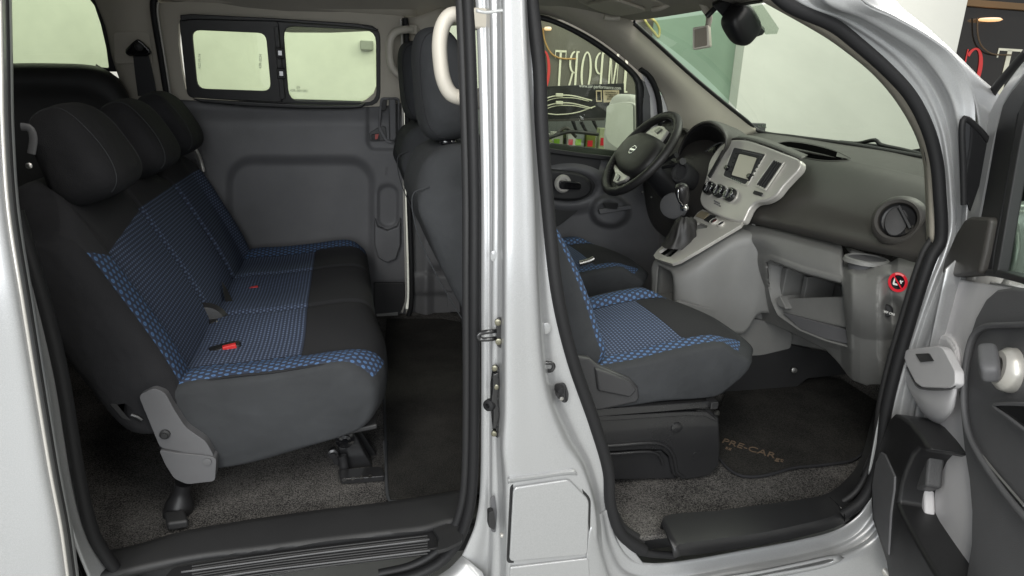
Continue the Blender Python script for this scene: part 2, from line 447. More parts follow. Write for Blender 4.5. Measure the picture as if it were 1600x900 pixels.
# ================================================================== THE SHOWROOM SETTING
def plane_mesh(name, pts, mat, **k): return link(name, mesh(name, pts, [tuple(range(len(pts)))]), mat, smooth=0, **k)
M['tile'] = pm('showroom_tile', (.42, .42, .40), .25, var=.05)
fl = plane_mesh('ground', [(-14, -14, 0), (14, -14, 0), (14, 8, 0), (-14, 8, 0)], M['tile']); tag(fl, kind='structure')
M['wall'] = pm('white_wall_paint', (.72, .72, .665), .8, var=.06, vscale=.8)
M['teal'] = pm('teal_wall_paint', (.22, .31, .235), .75, var=.18, vscale=.9)  # dark shop glass with the windscreen's reflection haze put into the colour
GX0, GX1, TX1, WX1 = 1.02, 1.98, 2.68, 4.60
wl = box('back_wall', ((GX0-9)/2, 3.06, 1.7), (GX0+9, .12, 3.4), M['wall'], bevel=0)
tag(wl, 'plain white showroom wall seen through the van\'s rear and sliding door windows', 'wall')
wt = box('painted_wall', ((GX1+TX1)/2, 3.10, 1.7), (TX1-GX1-.004, .12, 3.4), M['teal'], bevel=0)
tag(wt, 'grey green shaded wall seen through the left part of the windscreen', 'wall')
wp = box('wall_pillar', ((TX1+WX1)/2, 3.0, 1.7), (WX1-TX1, .16, 3.4), M['wall'], bevel=.004)
tag(wp, 'broad white wall pier seen through the windscreen and beside the dark shop window', 'wall')
# shop windows with lettering read from behind
M['darkglass'] = pm('dark_shop_glass', (.15, .14, .12), .25, 0, .3, var=.1, vscale=1.5)
M['darkglass2'] = pm('dark_shop_glass_far', (.018, .015, .012), .12, 0, .3, var=.15, vscale=1.5)
M['letter'] = pm('cream_lettering', (.78, .76, .62), .6)
M['letterred'] = pm('red_lettering', (.62, .05, .05), .6)
def strokes(ch):
    """serif capitals in a unit box as polygons"""
    def q(*p): return [p]
    def bar(x0, x1, y0, y1): return [(x0, y0), (x1, y0), (x1, y1), (x0, y1)]
    def ringarc(cx, cy, rx, ry, tw, th, a0, a1, n=22):
        P = []
        for i in range(n+1):
            a = radians(a0+(a1-a0)*i/n); P.append((cx+rx*cos(a), cy+ry*sin(a)))
        for i in range(n, -1, -1):
            a = radians(a0+(a1-a0)*i/n); P.append((cx+(rx-tw)*cos(a), cy+(ry-th)*sin(a)))
        out = []; k = n+1
        for i in range(n): out.append([P[i], P[i+1], P[2*k-2-i], P[2*k-1-i]])
        return out
    if ch == 'I': return [bar(.38, .62, .04, .96), bar(.2, .8, 0, .04), bar(.2, .8, .96, 1)], 1.0
    if ch == 'T': return [bar(.42, .6, .04, .96), bar(.28, .74, 0, .04), bar(0, 1, .95, 1), bar(0, .05, .8, .95), bar(.95, 1, .8, .95)], 1.0
    if ch == 'M': return [bar(.1, .15, .04, .96), bar(.8, .95, .04, .96), bar(0, .26, 0, .04), bar(.7, 1.06, 0, .04), bar(0, .2, .96, 1), bar(.8, 1.06, .96, 1),
                          [(.12, .98), (.3, .98), (.55, .1), (.47, .02)], [(.47, .02), (.52, .02), (.84, .9), (.8, .98)]], 1.25
    if ch == 'P': return [bar(.14, .32, .04, .96), bar(.02, .46, 0, .04), bar(.02, .4, .96, 1)]+ringarc(.4, .72, .5, .28, .17, .04, -90, 90)+[bar(.3, .42, .44, .48), bar(.3, .42, .96, 1)], 1.0
    if ch == 'R': return strokes('P')[0]+[[(.45, .46), (.6, .46), (.95, .02), (.78, .02)], bar(.74, 1.04, 0, .04)], 1.05
    if ch == 'O': return ringarc(.5, .5, .5, .5, .19, .04, 0, 360, 36), 1.05
    if ch == 'C': return ringarc(.52, .5, .5, .5, .19, .04, 42, 318, 30)+[bar(.86, .91, .68, .96)], 1.05
    return [], .5
def lettering(name, word, org, xdir, H, W, mat, parent, gap=.16):
    X = Vector(xdir); v = []; f = []; x = 0; nrm = Vector((0, -1, 0))
    for ch in word:
        ps, wd = strokes(ch)
        for p in ps:
            b = len(v)
            for (a, c) in p: v.append(Vector(org)+X*((x+a)*W)+Vector((0, 0, c*H)))
            f.append(tuple(range(b, b+len(p))))
        x += wd+gap
    me = bpy.data.meshes.new(name); me.from_pydata([tuple(a) for a in v], [], f)
    return link(name, me, mat, parent, smooth=0, thick=.004, off=0)
def shopwin(x0, x1, y, label, mat, rail):
    e = empty('shop_window', ((x0+x1)/2, y, 0)); tag(e, label, 'shop window')
    box('glass_panel', ((x0+x1)/2, y, 1.7), (x1-x0, .03, 3.4), mat, e, bevel=0)
    if rail: box('rail', ((x0+x1)/2, y-.03, rail), (x1-x0, .04, .035), pm('brown_rail', (.16, .10, .05), .5), e)
    return e
g1 = shopwin(GX0+.002, GX1-.002, 3.04, 'dark shop window with reversed cream and red lettering, seen through the driver door glass', M['darkglass'], 0)
t0 = S(985, 145, y=3.015); t1 = S(985, 84, y=3.015)
TH = abs(t1.z-t0.z); xr = S(984, 140, y=3.01).x; TW = (S(866, 100, y=3.01).x-xr)/-(1.0+1.25+1.0+1.05+1.05+1.0+5*.16+.06)
lettering('lettering', 'IMPORT', (xr, 3.015, t0.z), (-1, 0, 0), TH, TW, M['letter'], g1)
lettering('lettering', 'C', (S(861, 100, y=3.01).x, 3.015, t0.z-.02), (-1, 0, 0), TH*1.05, TW*1.3, M['letterred'], g1)
def arc_tube(name, pts, r, mat, parent): return tube(name, pts, r, mat, parent, res=8)
M['ochre'] = pm('ochre_neon_tube', (.45, .27, .10), .5)
arc_tube('curved_tube', [S(a, b, y=3.01) for a, b in ((848, 44), (852, 66), (862, 84), (876, 91), (900, 92))], .006, M['ochre'], g1)
M['lampglow'] = newmat('lamp_glow')[0]; _b = M['lampglow'].node_tree.nodes['Principled BSDF']
_b.inputs['Emission Color'].default_value = (1, .5, .16, 1); _b.inputs['Emission Strength'].default_value = 1.1
def glint(px, py, y, w_, label):  # orange reflection in the shop glass, modelled as a glowing disc
    p = S(px, py, y=y); o = lathe('wall_lamp', [(0, -.012), (w_*.8, -.01), (w_, 0), (w_*.8, .012), (0, .014)], p, (0, 0, 1), M['lampglow'], sy=.8)
    tag(o, label, 'lamp')
glint(856, 45, 2.98, .033, 'small orange lamp over the reversed lettering seen through the driver door glass')
g2 = shopwin(WX1+.006, 9.0, 3.02, 'dark shop window at the upper right behind the open front door', M['darkglass2'], 0)
box('rail', (6.8, 2.98, S(1560, 8, y=2.98).z), (4.4, .04, .05), pm('brown_rail', (.17, .10, .045), .5), g2)
r0 = S(1535, 150, y=3.0); h2 = .56
lettering('lettering', 'C', (S(1537, 100, y=3.0).x, 3.0, S(1530, 148, y=3.0).z), (-1, 0, 0), (S(1530, 75, y=3.0).z-S(1530, 148, y=3.0).z), (S(1537, 100, y=3.0).x-S(1502, 100, y=3.0).x)*.95, M['letterred'], g2)
xx = S(1592, 100, y=3.0).x
lettering('lettering', 'T', (xx, 3.0, S(1575, 150, y=3.0).z), (-1, 0, 0), (S(1580, 76, y=3.0).z-S(1580, 150, y=3.0).z), xx-S(1555, 100, y=3.0).x, M['letter'], g2)
arc_tube('curved_tube', [S(a, b, y=2.98) for a, b in ((1527, 28), (1528, 55), (1534, 72), (1550, 84), (1580, 86))], .006, pm('dull_ochre_tube', (.10, .065, .035), .5), g2)
glint(1546, 31, 2.96, .10, 'orange lamp on the dark shop window at the upper right')
# alarm box on the wall
p = S(573, 71, y=2.97)
ab = box('junction_box', p, (.085, .05, .06), pm('box_grey', (.25, .26, .23), .5), bevel=.006); tag(ab, 'small grey junction box on the white wall seen through the sliding door window', 'junction box')
# curved neon shape seen through the windscreen
arc_tube_o = tube('curved_tube', [S(a, b, y=3.0) for a, b in ((1003, 25), (1020, 30), (1030, 44), (1029, 58), (1022, 50), (1012, 38), (1006, 28))], .009, pm('yellow_tube', (.45, .42, .14), .5), res=8)
tag(arc_tube_o, 'pale yellow curved tube on the grey green wall, left edge of the windscreen', 'wall decoration')

# merchandise behind the driver door window
BY = 1.75
def bq(px, py, y=BY): return S(px, py, y=y)
bd = empty('display_board', bq(910, 187)); tag(bd, 'black hanging display board with a pair of wiper blades and a small card', 'display board')
prism('board', [bq(828, 136), bq(975, 130), bq(976, 160), bq(944, 186), bq(828, 188)], (0, .02, 0), M['black'], bd, bevel=.002)
prism('board', [bq(828, 187, BY-.004), bq(944, 184, BY-.004), bq(944, 188, BY-.004), bq(828, 190, BY-.004)], (0, -.01, 0), M['dash'], bd, bevel=.001)
text('web_address', 'www.hir-performance.com', bq(938, 136, BY-.006), (1, 0, -.02), (0, 0, 1), .026, M['white'], bd, squash=.86)
prism('card', [bq(942, 141, BY-.004), bq(967, 141, BY-.004), bq(968, 159, BY-.004), bq(943, 160, BY-.004)], (0, -.003, 0), M['wood'], bd, bevel=0)
for k_, y_ in enumerate((144, 147.5, 151, 154.5)):
    text('card_print', ('recambios y', 'accesorios', 'calidad', 'garantia')[k_], bq(955, y_, BY-.009), (1, 0, 0), (0, 0, 1), .016, M['black'], bd)
ringprism('frame_mark', [bq(*t, BY-.004) for t in ((931, 141), (940, 141), (940.5, 159), (931.5, 159))], [bq(*t, BY-.004) for t in ((932.5, 143), (938.5, 143), (939, 157), (933, 157))], (0, -.002, 0), M['wood'], bd, bevel=0)
for k_, dy in enumerate((0, 12)):
    wb = empty('carded_wiper', bq(870, 150+dy, BY-.02)); tag(wb, ('silver wiper blade on the black display board, upper of the two', 'silver wiper blade on the black display board, lower of the two')[k_], 'wiper blade', 'wiper blades on the display board')
    tube('blade', [bq(840, 160+dy, BY-.02), bq(862, 151+dy, BY-.02), bq(890, 149+dy, BY-.02), bq(925, 157+dy, BY-.02)], .0035, M['letter'], wb, res=6)
    tube('spoiler', [bq(842, 163+dy, BY-.02), bq(866, 154+dy, BY-.02), bq(895, 153+dy, BY-.02), bq(920, 158+dy, BY-.02)], .0025, M['letter'], wb, res=6)
    box('connector', bq(874, 148.5+dy, BY-.03), (.04, .012, .018), M['letter'], wb, bevel=.003)
cb = tube('packaging_strip', [bq(846, 176, BY-.012), bq(870, 179, BY-.012), bq(900, 176, BY-.012), bq(930, 166, BY-.012)], .003, M['letter'], res=6); tag(cb, 'thin cream strip curving below the wiper blades on the display board', 'packaging')
# hooks with hanging arms
for k_, (a, b, lab) in enumerate((((895, 188), (905, 212), 'black wiper arm hanging below the display board, leftmost of three'), ((908, 190), (921, 212), 'black wiper arm hanging below the display board, middle of three'), ((925, 182), (936, 206), 'black wiper arm hanging below the display board, rightmost of three'))):
    o = tube('spare_wiper', [bq(*a, 1.9), bq((a[0]+b[0])/2-1, (a[1]+b[1])/2, 1.9), bq(*b, 1.9)], lambda t: .012-.005*t, M['black'], res=8); tag(o, lab, 'wiper arm', 'wiper arms hanging below the board')
o = tube('spare_wiper', [bq(840, 222, 1.7), bq(868, 212, 1.7), bq(890, 206, 1.7), bq(935, 210, 1.7)], .01, M['black'], res=8); tag(o, 'long black wiper arm lying across the shelf above the bottles', 'wiper arm')
o = tube('spare_wiper', [bq(848, 205, 1.72), bq(862, 214, 1.72), bq(884, 200, 1.72), bq(900, 214, 1.72)], .009, M['dash'], res=8); tag(o, 'crooked dark grey wiper arm on the shelf above the bottles', 'wiper arm')
sh = box('wall_shelf', (1.05, 1.9, bq(900, 250, 1.8).z-.02), (1.5, .35, .03), pm('shelf_steel', (.2, .2, .2), .4)); tag(sh, 'grey shelf of bottles and packets seen through the driver door glass', 'shelf')
sb = box('partition_board', (1.1, 2.12, 1.10), (1.5, .03, .36), pm('pale_back_panel', (.16, .17, .17), .6)); tag(sb, 'dull grey partition board behind the shelf of bottles', 'partition')
prods = [(852, 208, 246, 10, 'b', (.28, .38, .05), 'squat yellow green bottle at the left end of the shelf'), (868, 206, 244, 8, 'x', (.5, .5, .46), 'white packet with red and dark print beside the green bottle'),
         (881, 204, 245, 5, 'x', (.10, .13, .04), 'dark olive packet behind the white packets'), (889, 206, 246, 6, 'x', (.55, .56, .52), 'white packet with a green corner on the shelf'), (901, 205, 248, 8, 'x', (.26, .28, .29), 'grey steel tin in the middle of the shelf'),
         (911, 208, 249, 3, 'b', (.7, .7, .66), 'slim white tube beside the grey tin'), (919, 207, 250, 7, 'x', (.17, .2, .04), 'olive green box with a pale lid'), (921, 214, 252, 4, 'x', (.65, .6, .55), 'narrow cream carton in front of the olive box'), (930, 208, 252, 5, 'b', (.6, .6, .56), 'white capped bottle right of the cream carton'),
         (940, 200, 254, 9, 'x', (.38, .42, .26), 'tall pale green carton with lime print'), (953, 212, 255, 5, 'b', (.20, .30, .03), 'lime green bottle at the right end of the shelf'), (961, 210, 256, 4, 'b', (.14, .18, .05), 'dark green bottle half hidden by the door mirror')]
for i_, (px, pt, pb, hw, kind, col, lab) in enumerate(prods):
    yy = 1.78+.015*(i_ % 3)
    a = bq(px, pb, yy); t_ = bq(px, pt, yy); wd = abs(bq(px+hw, pb, yy).x-bq(px-hw, pb, yy).x); h_ = t_.z-a.z; mm = pm('pack_colour', col, .45, var=.15, vscale=30)
    e = empty('bottle' if kind == 'b' else 'packet', a); tag(e, lab, 'bottle' if kind == 'b' else 'packet', 'products on the shelf')
    if kind == 'b':
        lathe('bottle_body', [(0, 0), (wd*.5, 0), (wd*.5, h_*.66), (wd*.22, h_*.8), (wd*.2, h_*.84)], a, (0, 0, 1), mm, e, res=14)
        lathe('cap', [(0, h_*.84), (wd*.24, h_*.84), (wd*.24, h_), (0, h_)], a, (0, 0, 1), M['black'] if i_ % 2 else M['white'], e, res=12)
        lathe('bottle_label', [(wd*.51, h_*.15), (wd*.515, h_*.16), (wd*.515, h_*.5), (wd*.51, h_*.51)], a, (0, 0, 1), M['wood'] if i_ % 2 else M['white'], e, res=14)
    else:
        box('carton', a+Vector((0, 0, h_/2)), (wd, .05, h_), mm, e, bevel=.002)
        box('printed_label', a+Vector((-wd*.1, -.027, h_*.62)), (wd*.55, .002, h_*.22), (M['red'], pm('lime_print', (.25, .5, .03), .4), M['black'])[i_ % 3], e, bevel=0)
        box('printed_label', a+Vector((wd*.05, -.027, h_*.28)), (wd*.7, .002, h_*.12), (M['black'], M['white'], M['faint'])[i_ % 3], e, bevel=0)

# ================================================================== THE VAN
van = empty('van', (0, 0, 0)); tag(van, 'silver van with its sliding door and front passenger door open on a grey, black and blue interior', 'van')
BK = dict(parent=van)
# ---- shell that closes the cabin
box('floor_pan', (-.85, 0, .395), (2.1, 1.47, .05), M['blackm'], van)
box('floor_pan', (.80, 0, .34), (1.2, 1.48, .05), M['blackm'], van)
def hz(x, y, up=0.0):
    h = 1.67-.115*sstep(.2, .8, x); e = (1.50+.065*sstep(-.12, .15, x)+.09*sstep(-.9, -1.05, x)) if y > 0 else 1.60-.045*sstep(.2, .8, x)
    return h-(h-e)*min(1.1, abs(y)/.62)**3+up
skin('headliner', [[(x, y, hz(x, y)) for y in [(-.66+.165*i) for i in range(9)]] for x in (-2.3, -1.6, -1.0, -.5, 0, .4, .79)], M['liner'], van, n=40, m=24, thick=.01, off=1)
skin('roof', [[(x, y, hz(x, y*.88, .10)) for y in [(-.76+.19*i) for i in range(9)]] for x in (-2.4, -1.6, -1.0, -.5, 0, .4, .80)], M['silver'], van, n=32, m=24, thick=.004)
box('tailgate', (-2.3, 0, 1.05), (.05, 1.5, 1.3), M['dgray'], van)
# far body side behind the trim
box('side_panel', (-1.75, .70, .845), (1.45, .04, .92), M['dgray'], van)
# ------------------------------------------------------------------ far side: sliding door
def Fp(l, off=0.0): return [F(a, b, off) for a, b in l]
fd = empty('sliding_door', (0, 0, 0), van); tag(fd, 'closed sliding door with two window panes on the far side')
# dark trim panel, pressed relief
def trim_off(px, py):
    o = .0
    o += .035*sstep(160, 200, py)*1.0                                   # arm rest swell
    d = sdbox(px, py, 470, 380, 113, 131, 38)                           # big shallow recess
    o -= .020*sstep(8, -10, d)
    d = sdbox(px, py, 640, 190, 66, 44, 14); o -= .010*sstep(3, -3, d)  # latch field
    d = sdbox(px, py, 606, 322, 16, 33, 14); o -= .012*sstep(2, -3, d)
    o -= .012*sstep(438, 446, py)
    return o
relief('door_trim', [(236, 148), (631, 160), (634, 495), (236, 495)], 150, 110, lambda a, b: F(a, b, trim_off(a, b)), M['dgray'], fd)
prism('door_pocket', Fp([(585, 338), (590, 352), (605, 358), (620, 352), (625, 338), (625, 380), (618, 402), (604, 408), (590, 400), (585, 380)], .035), (0, -.03, 0), M['dgray'], fd, bevel=.010)
prism('kick_trim', Fp([(584, 440), (632, 440), (632, 482), (620, 491), (584, 496)], .03), (0, -.012, 0), M['blackm'], fd, bevel=.004)
prism('scuff_edge', Fp([(588, 490), (622, 487), (622, 493), (590, 498)], .04), (0, -.006, 0), M['gray'], fd, bevel=.002)
# upper warm grey trim round the window, as a frame
def frame_pts(cx, cy, hw, hh, r, k=6, sk=0.0): return [(x, y+sk*(x-cx)) for x, y in rrect(cx, cy, hw, hh, r, k)]
fo = [(236+396*u, 0) for u in (0,)]
K = 6
wout = [(575, 42), (585, 47), (592, 58), (594, 72), (593, 100), (590, 130), (584, 146), (572, 156), (555, 163), (500, 165), (420, 161), (330, 155), (305, 153), (296, 148), (290, 138), (284, 110), (279, 70), (279, 38), (284, 30), (295, 26), (340, 27), (420, 30), (500, 36)]
oout = [(600, 5), (620, 12), (634, 30), (634, 60), (634, 100), (634, 146), (633, 154), (631, 160), (600, 166), (540, 168), (420, 165), (320, 158), (280, 156), (262, 152), (254, 130), (246, 90), (240, 50), (238, 20), (242, 8), (252, 4), (330, 0), (420, 0), (520, 0)]
ringprism('window_surround', Fp(oout, .02), Fp(wout, .02), (0, .03, 0), M['beige'], fd, bevel=.006)
wv = (0, -.016, 0)
# black window frame with two openings: rear slider pane frame and front pane frame
p1o = [(385, 33), (434, 38), (437, 60), (440, 100), (443, 158), (420, 161), (330, 155), (305, 153), (296, 148), (288, 130), (283, 100), (279, 60), (279, 38), (284, 30), (295, 26), (340, 30)]
def rq(q, r, k=4):          # quad with rounded corners (px)
    o = []; n = len(q)
    for i in range(n):
        p = Vector((*q[i], 0)); a = Vector((*q[i-1], 0)); b = Vector((*q[(i+1) % n], 0))
        ua = (a-p).normalized()*r; ub = (b-p).normalized()*r
        for j in range(k+1):
            t = j/k; v = (p+ua)*(1-t)**2+p*2*t*(1-t)+(p+ub)*t*t; o.append((v.x, v.y))
    return o
pane1 = rq([(301, 47), (416, 52), (424, 142), (310, 138)], 13)
pane2 = rq([(443, 41), (587, 48), (588, 160), (452, 157)], 18)
fr1 = rq([(281, 28), (436, 32), (444, 160), (294, 152)], 10)
fr2 = rq([(425, 30), (594, 40), (594, 166), (433, 163)], 22)
ringprism('window_frame', Fp(fr1, .018), Fp(pane1, .018), wv, M['black'], fd, bevel=.003)
ringprism('window_frame', Fp(fr2, .010), Fp(pane2, .010), wv, M['black'], fd, bevel=.003)
prism('window_pane', Fp(rq([(296, 42), (422, 46), (430, 150), (304, 144)], 10), .006), (0, .004, 0), M['glass'], fd, bevel=0)
prism('window_pane', Fp(rq([(438, 36), (592, 42), (593, 164), (446, 161)], 14), .002), (0, .004, 0), M['glass'], fd, bevel=0)
prism('window_ledge', Fp([(300, 154), (420, 160), (500, 164), (560, 164), (572, 160), (566, 168), (550, 170), (470, 170), (380, 166), (315, 160)], .038), (0, -.012, 0), M['black'], fd, bevel=.005)
prism('window_ledge', Fp([(282, 24), (300, 22), (420, 28), (560, 37), (592, 46), (588, 49), (550, 43), (430, 34), (300, 31), (284, 34)], .030), (0, -.012, 0), M['black'], fd, bevel=.004)
prism('window_bar', Fp([(428, 42), (435, 42), (446, 154), (438, 156)], .036), (0, -.008, 0), M['black'], fd, bevel=.002)
for (a, b) in ((438, 83), (440, 115)):
    c_ = F(a, b, .06); bx_ = box('window_catch', c_, (.030, .014, .034), M['blackm'], fd)
    box('catch_button', c_+Vector((0, -.010, 0)), (.015, .008, .018), M['gloss'], bx_, bevel=.002)
for (a, b, w_, s_, rr_) in ((312, 96, .05, 'AS2 M-74', 1), (407, 96, .05, '43R-0034', 1), (466, 137, .035, 'E9', 0), (467, 142, .035, '43R-001582', 0)):
    text('glass_mark', s_, F(a, b, .012), (0.1, 0, 1) if rr_ else (1, 0, 0), (-1, 0, 0.1) if rr_ else (0, 0, 1), .012, M['faint'], fd)
# recessed pull and latch
ringprism('handle_bezel', Fp(rq([(594, 152), (624, 152), (624, 222), (604, 224), (590, 200)], 6), .03), Fp(rq([(597, 156), (621, 156), (621, 218), (606, 220), (594, 198)], 5), .03), (0, -.010, 0), M['dgray'], fd)
prism('pull_handle', Fp(rq([(607, 154), (618, 154), (619, 218), (608, 220)], 4), .050), (0, -.024, 0), M['dgray'], fd, bevel=.006)
prism('handle_recess', Fp(rq([(597, 156), (605, 155), (603, 172), (593, 174)], 2), .031), (0, -.004, 0), M['black'], fd)
prism('latch_recess', Fp(rq([(576, 208), (596, 196), (603, 198), (604, 220), (578, 221)], 3), .031), (0, -.004, 0), M['black'], fd)
bx_ = prism('door_latch', Fp(rq([(580, 210), (592, 208), (593, 219), (580, 219)], 2), .037), (0, -.006, 0), M['blackm'], fd, bevel=.002)
prism('latch_mark', Fp(rq([(586, 210), (592, 209), (590, 217), (586, 218)], 1), .045), (0, -.001, 0), pm('dull_red', (.35, .05, .04), .5), bx_, bevel=0)
text('warning_mark', 'E\nC', F(603, 268, .05), (1, 0, 0), (0, 0, 1), .018, M['mgray'], fd)
# weather strips of the far sliding door opening
tube('door_seal', Fp([(241, -6), (240, 10), (242, 30), (252, 90), (262, 154)], .045), .011, M['rubber'], fd, n=30)
tube('chrome_edge', Fp([(247, 4), (246, 16), (249, 40), (258, 95), (267, 154)], .05), .0035, M['satin'], fd, n=30)
tube('chrome_edge', Fp([(626, 30), (628, 60), (629, 150), (631, 300), (634, 430), (634, 470), (628, 488)], .045), .0045, M['satin'], fd, n=50)
tube('door_seal', Fp([(633, 28), (635, 60), (636, 150), (639, 300), (643, 430), (642, 480), (636, 500)], .05), .010, M['rubber'], fd, n=50)

box('cowl_side', (1.23, .735, .80), (.56, .03, .80), M['dgray'], van)
# ------------------------------------------------------------------ far rear corner
cp = empty('rear_corner_trim', (0, 0, 0), van)
skin('upper_trim', [Fp([(140, -20), (165, 40), (176, 90), (190, 130), (205, 165)], .02), Fp([(170, -25), (185, 40), (192, 90), (200, 130), (212, 165)], .045), Fp([(215, -20), (218, 40), (222, 90), (228, 130), (232, 165)], .05), Fp([(250, -20), (240, 20), (244, 60), (252, 110), (262, 160)], .03)], M['beige'], cp, n=24, m=16)
skin('upper_rail', [Fp([(60, -50), (180, -40), (330, -30), (480, -22), (650, -10)], .0), Fp([(60, -18), (150, -5), (330, 4), (480, 14), (650, 26)], .02)], M['beige'], cp, n=20, thick=.02)
skin('lower_trim', [Fp([(150, 100), (235, 150), (280, 160)], .0), Fp([(140, 200), (250, 200), (300, 200)], .02), Fp([(140, 420), (250, 420), (300, 420)], .03), Fp([(140, 560), (250, 560), (300, 560)], .03)], M['dgray'], cp, n=10)
prism('anchor_plate', Fp(rq([(178, 50), (234, 50), (240, 100), (180, 100)], 6), .052), (0, -.004, 0), M['beige'], cp, bevel=.002)
# shoulder belt anchor and webbing
sb_ = empty('seat_belt', (0, 0, 0), van)
prism('belt_anchor', Fp([(217, 60), (225, 66), (237, 78), (238, 85), (230, 88), (204, 88), (197, 84), (198, 77), (209, 66)], .075), (0, -.018, 0), M['gloss'], sb_, bevel=.007)
lathe('bolt_cover', [(0, -.01), (.011, -.01), (.013, 0), (0, .012)], F(217, 73, .10), (0, -1, 0), M['blackm'], sb_, res=16)
prism('belt_webbing', Fp([(208, 84), (232, 84), (240, 120), (246, 150), (216, 150), (212, 120)], .072), (0, -.004, 0), M['belt'], sb_, bevel=0)
# rear side window
rw = [(-60, -40), (135, -12), (152, 10), (162, 40), (170, 75), (174, 106), (90, 101), (10, 100), (-60, 100)]
rwo = [(-90, -60), (150, -30), (170, -10), (176, 35), (184, 72), (190, 112), (90, 112), (10, 112), (-90, 110)]
ringprism('window_surround', Fp(rwo, -.01), Fp(rw, -.01), (0, -.03, 0), M['black'], cp, bevel=.004)
prism('window_pane', Fp(rwo, -.03), (0, .004, 0), M['glass'], cp, bevel=0)
# cargo side trim, rounded shoulder rising behind the bench
skin('cargo_trim', [[S(a, b, y=.56) for a, b in ((-60, 104), (20, 100), (90, 100), (150, 104), (178, 118), (196, 140), (203, 158))],
                    [S(a, b, y=.50) for a, b in ((-60, 112), (20, 108), (90, 108), (148, 112), (174, 126), (192, 148), (204, 170))],
                    [S(a, b, y=.48) for a, b in ((-60, 135), (20, 133), (90, 133), (140, 138), (165, 152), (185, 175), (204, 200))],
                    [S(a, b, y=.50) for a, b in ((-60, 150), (20, 148), (90, 150), (138, 155), (160, 170), (185, 200), (204, 240))],
                    [S(a, b, y=.50) for a, b in ((-60, 330), (20, 330), (90, 330), (138, 330), (160, 330), (185, 330), (204, 330))]], M['blackm'], van, n=32, m=26)

# ------------------------------------------------------------------ far middle pillar, handle
mp = empty('middle_pillar_trim', (0, 0, 0), van)
skin('upper_trim', [Fp([(634, 26), (640, 60), (643, 110), (646, 165), (648, 200)], .02), Fp([(650, 26), (655, 60), (660, 110), (662, 200)], .06), Fp([(684, 14), (684, 60), (686, 110), (690, 200)], .06), Fp([(698, 10), (694, 60), (695, 110), (699, 205)], .02)], M['beige'], mp, n=20, m=18)
def pil(px, py):
    o = .05*sstep(640, 668, px)
    o -= .02*sstep(412, 425, py)*sstep(665, 680, px); o += .02*sstep(425, 432, py)*(1-sstep(455, 462, py)); o += .0
    return o
relief('lower_trim', [(636, 158), (745, 200), (765, 505), (640, 500)], 90, 90, lambda a, b: F(a, b, pil(a, b)), M['mgray'], mp)
prism('belt_outlet', Fp(rq([(698, 456), (722, 458), (722, 488), (700, 486)], 4), .06), (0, -.004, 0), M['dgray'], mp)
def grab(px0, pyt, pyb, off, arm, r, name='grab_handle', side='far', dx=0):
    e = empty(name, (0, 0, 0), van)
    return e
gh = empty('grab_handle', (0, 0, 0), van); tag(gh, 'cream grab handle on the far middle pillar')
tube('grip', [F(650, 46, .06), F(635, 46, .10), F(618, 50, .115), F(610, 62, .12), F(609, 85, .12), F(612, 103, .12), F(622, 116, .115), F(636, 120, .10), F(652, 121, .06)], .0125, M['beige2'], gh, n=48, res=14, flat=1.15)
for a, b in ((645, 46), (648, 121)): box('mount', F(a, b, .075), (.03, .03, .03), M['beige'], gh, bevel=.006)
gh = empty('grab_handle', (0, 0, 0), van); tag(gh, 'cream grab handle beside the near middle pillar')
N_ = lambda a, b, y=-.66: S(a, b, y=y)
tube('grip', [N_(742, 32, -.70), N_(722, 24, -.66), N_(704, 24), N_(692, 40), N_(687, 66), N_(688, 95), N_(693, 125), N_(704, 146), N_(720, 153), N_(742, 154, -.70)], .0135, M['beige2'], gh, n=60, res=16, flat=1.1)
for b in (30, 154): box('mount', N_(748, b, -.70), (.03, .035, .035), M['beige'], gh, bevel=.006)

# ------------------------------------------------------------------ far front door (driver)
dd = empty('driver_door', (0, 0, 0), van); tag(dd, 'closed driver door on the far side')
Dp = lambda l, off=0.0: [F(a, b, off-.03) for a, b in l]
def dtrim(px, py):
    o = .0
    d = hypot((px-890)/42, (py-292)/24)-1; o += .03*sstep(.9, .2, d)-.03*sstep(.15, -.25, d)
    d = hypot((px-953)/33, (py-330)/27)-1; o += .05*sstep(.05, -.35, d)
    return o
relief('door_trim', [(700, 204), (1030, 243), (1030, 520), (700, 520)], 130, 120, lambda a, b: F(a, b, dtrim(a, b)-.03), M['dgray'], dd)
# dark inlay sweeping under the pull
prism('dark_inlay', Dp([(820, 233), (880, 238), (938, 246), (936, 262), (930, 290), (918, 312), (895, 335), (868, 355), (850, 362), (820, 366)], .012), (0, -.006, 0), M['blackm'], dd, bevel=.003, n=50)
prism('arm_rest', Dp([(820, 262), (852, 263), (885, 266), (908, 272), (922, 286), (920, 300), (905, 310), (880, 312), (850, 309), (820, 308)], .02), (0, -.03, 0), M['black'], dd, bevel=.012, n=40)
lathe('handle_ring', [(.018, -.004), (.034, -.004), (.036, .004), (.030, .012), (.020, .012), (.018, .006)], F(879, 287, .035), (0.1, -1, .1), M['satin'], dd, sx=1.0)
hd = prism('pull_lever', Dp(rq([(872, 281), (906, 284), (907, 296), (873, 295)], 5), .075), (0, -.014, 0), M['gloss'], dd, bevel=.005)
prism('pocket_recess', Dp(rq([(941, 317), (966, 317), (964, 327), (946, 325)], 2), .085), (0, -.004, 0), M['black'], dd, bevel=.001)
prism('pocket_ledge', Dp(rq([(934, 326), (985, 320), (986, 326), (936, 334)], 2), .065), (0, -.012, 0), M['mgray'], dd, bevel=.004)
prism('window_sill', Dp([(690, 196), (760, 214), (820, 226), (850, 230), (905, 238), (975, 246), (1030, 256), (1030, 262), (975, 254), (905, 245), (850, 238), (820, 235), (760, 224), (690, 208)], .03), (0, -.015, 0), M['black'], dd, bevel=.004)
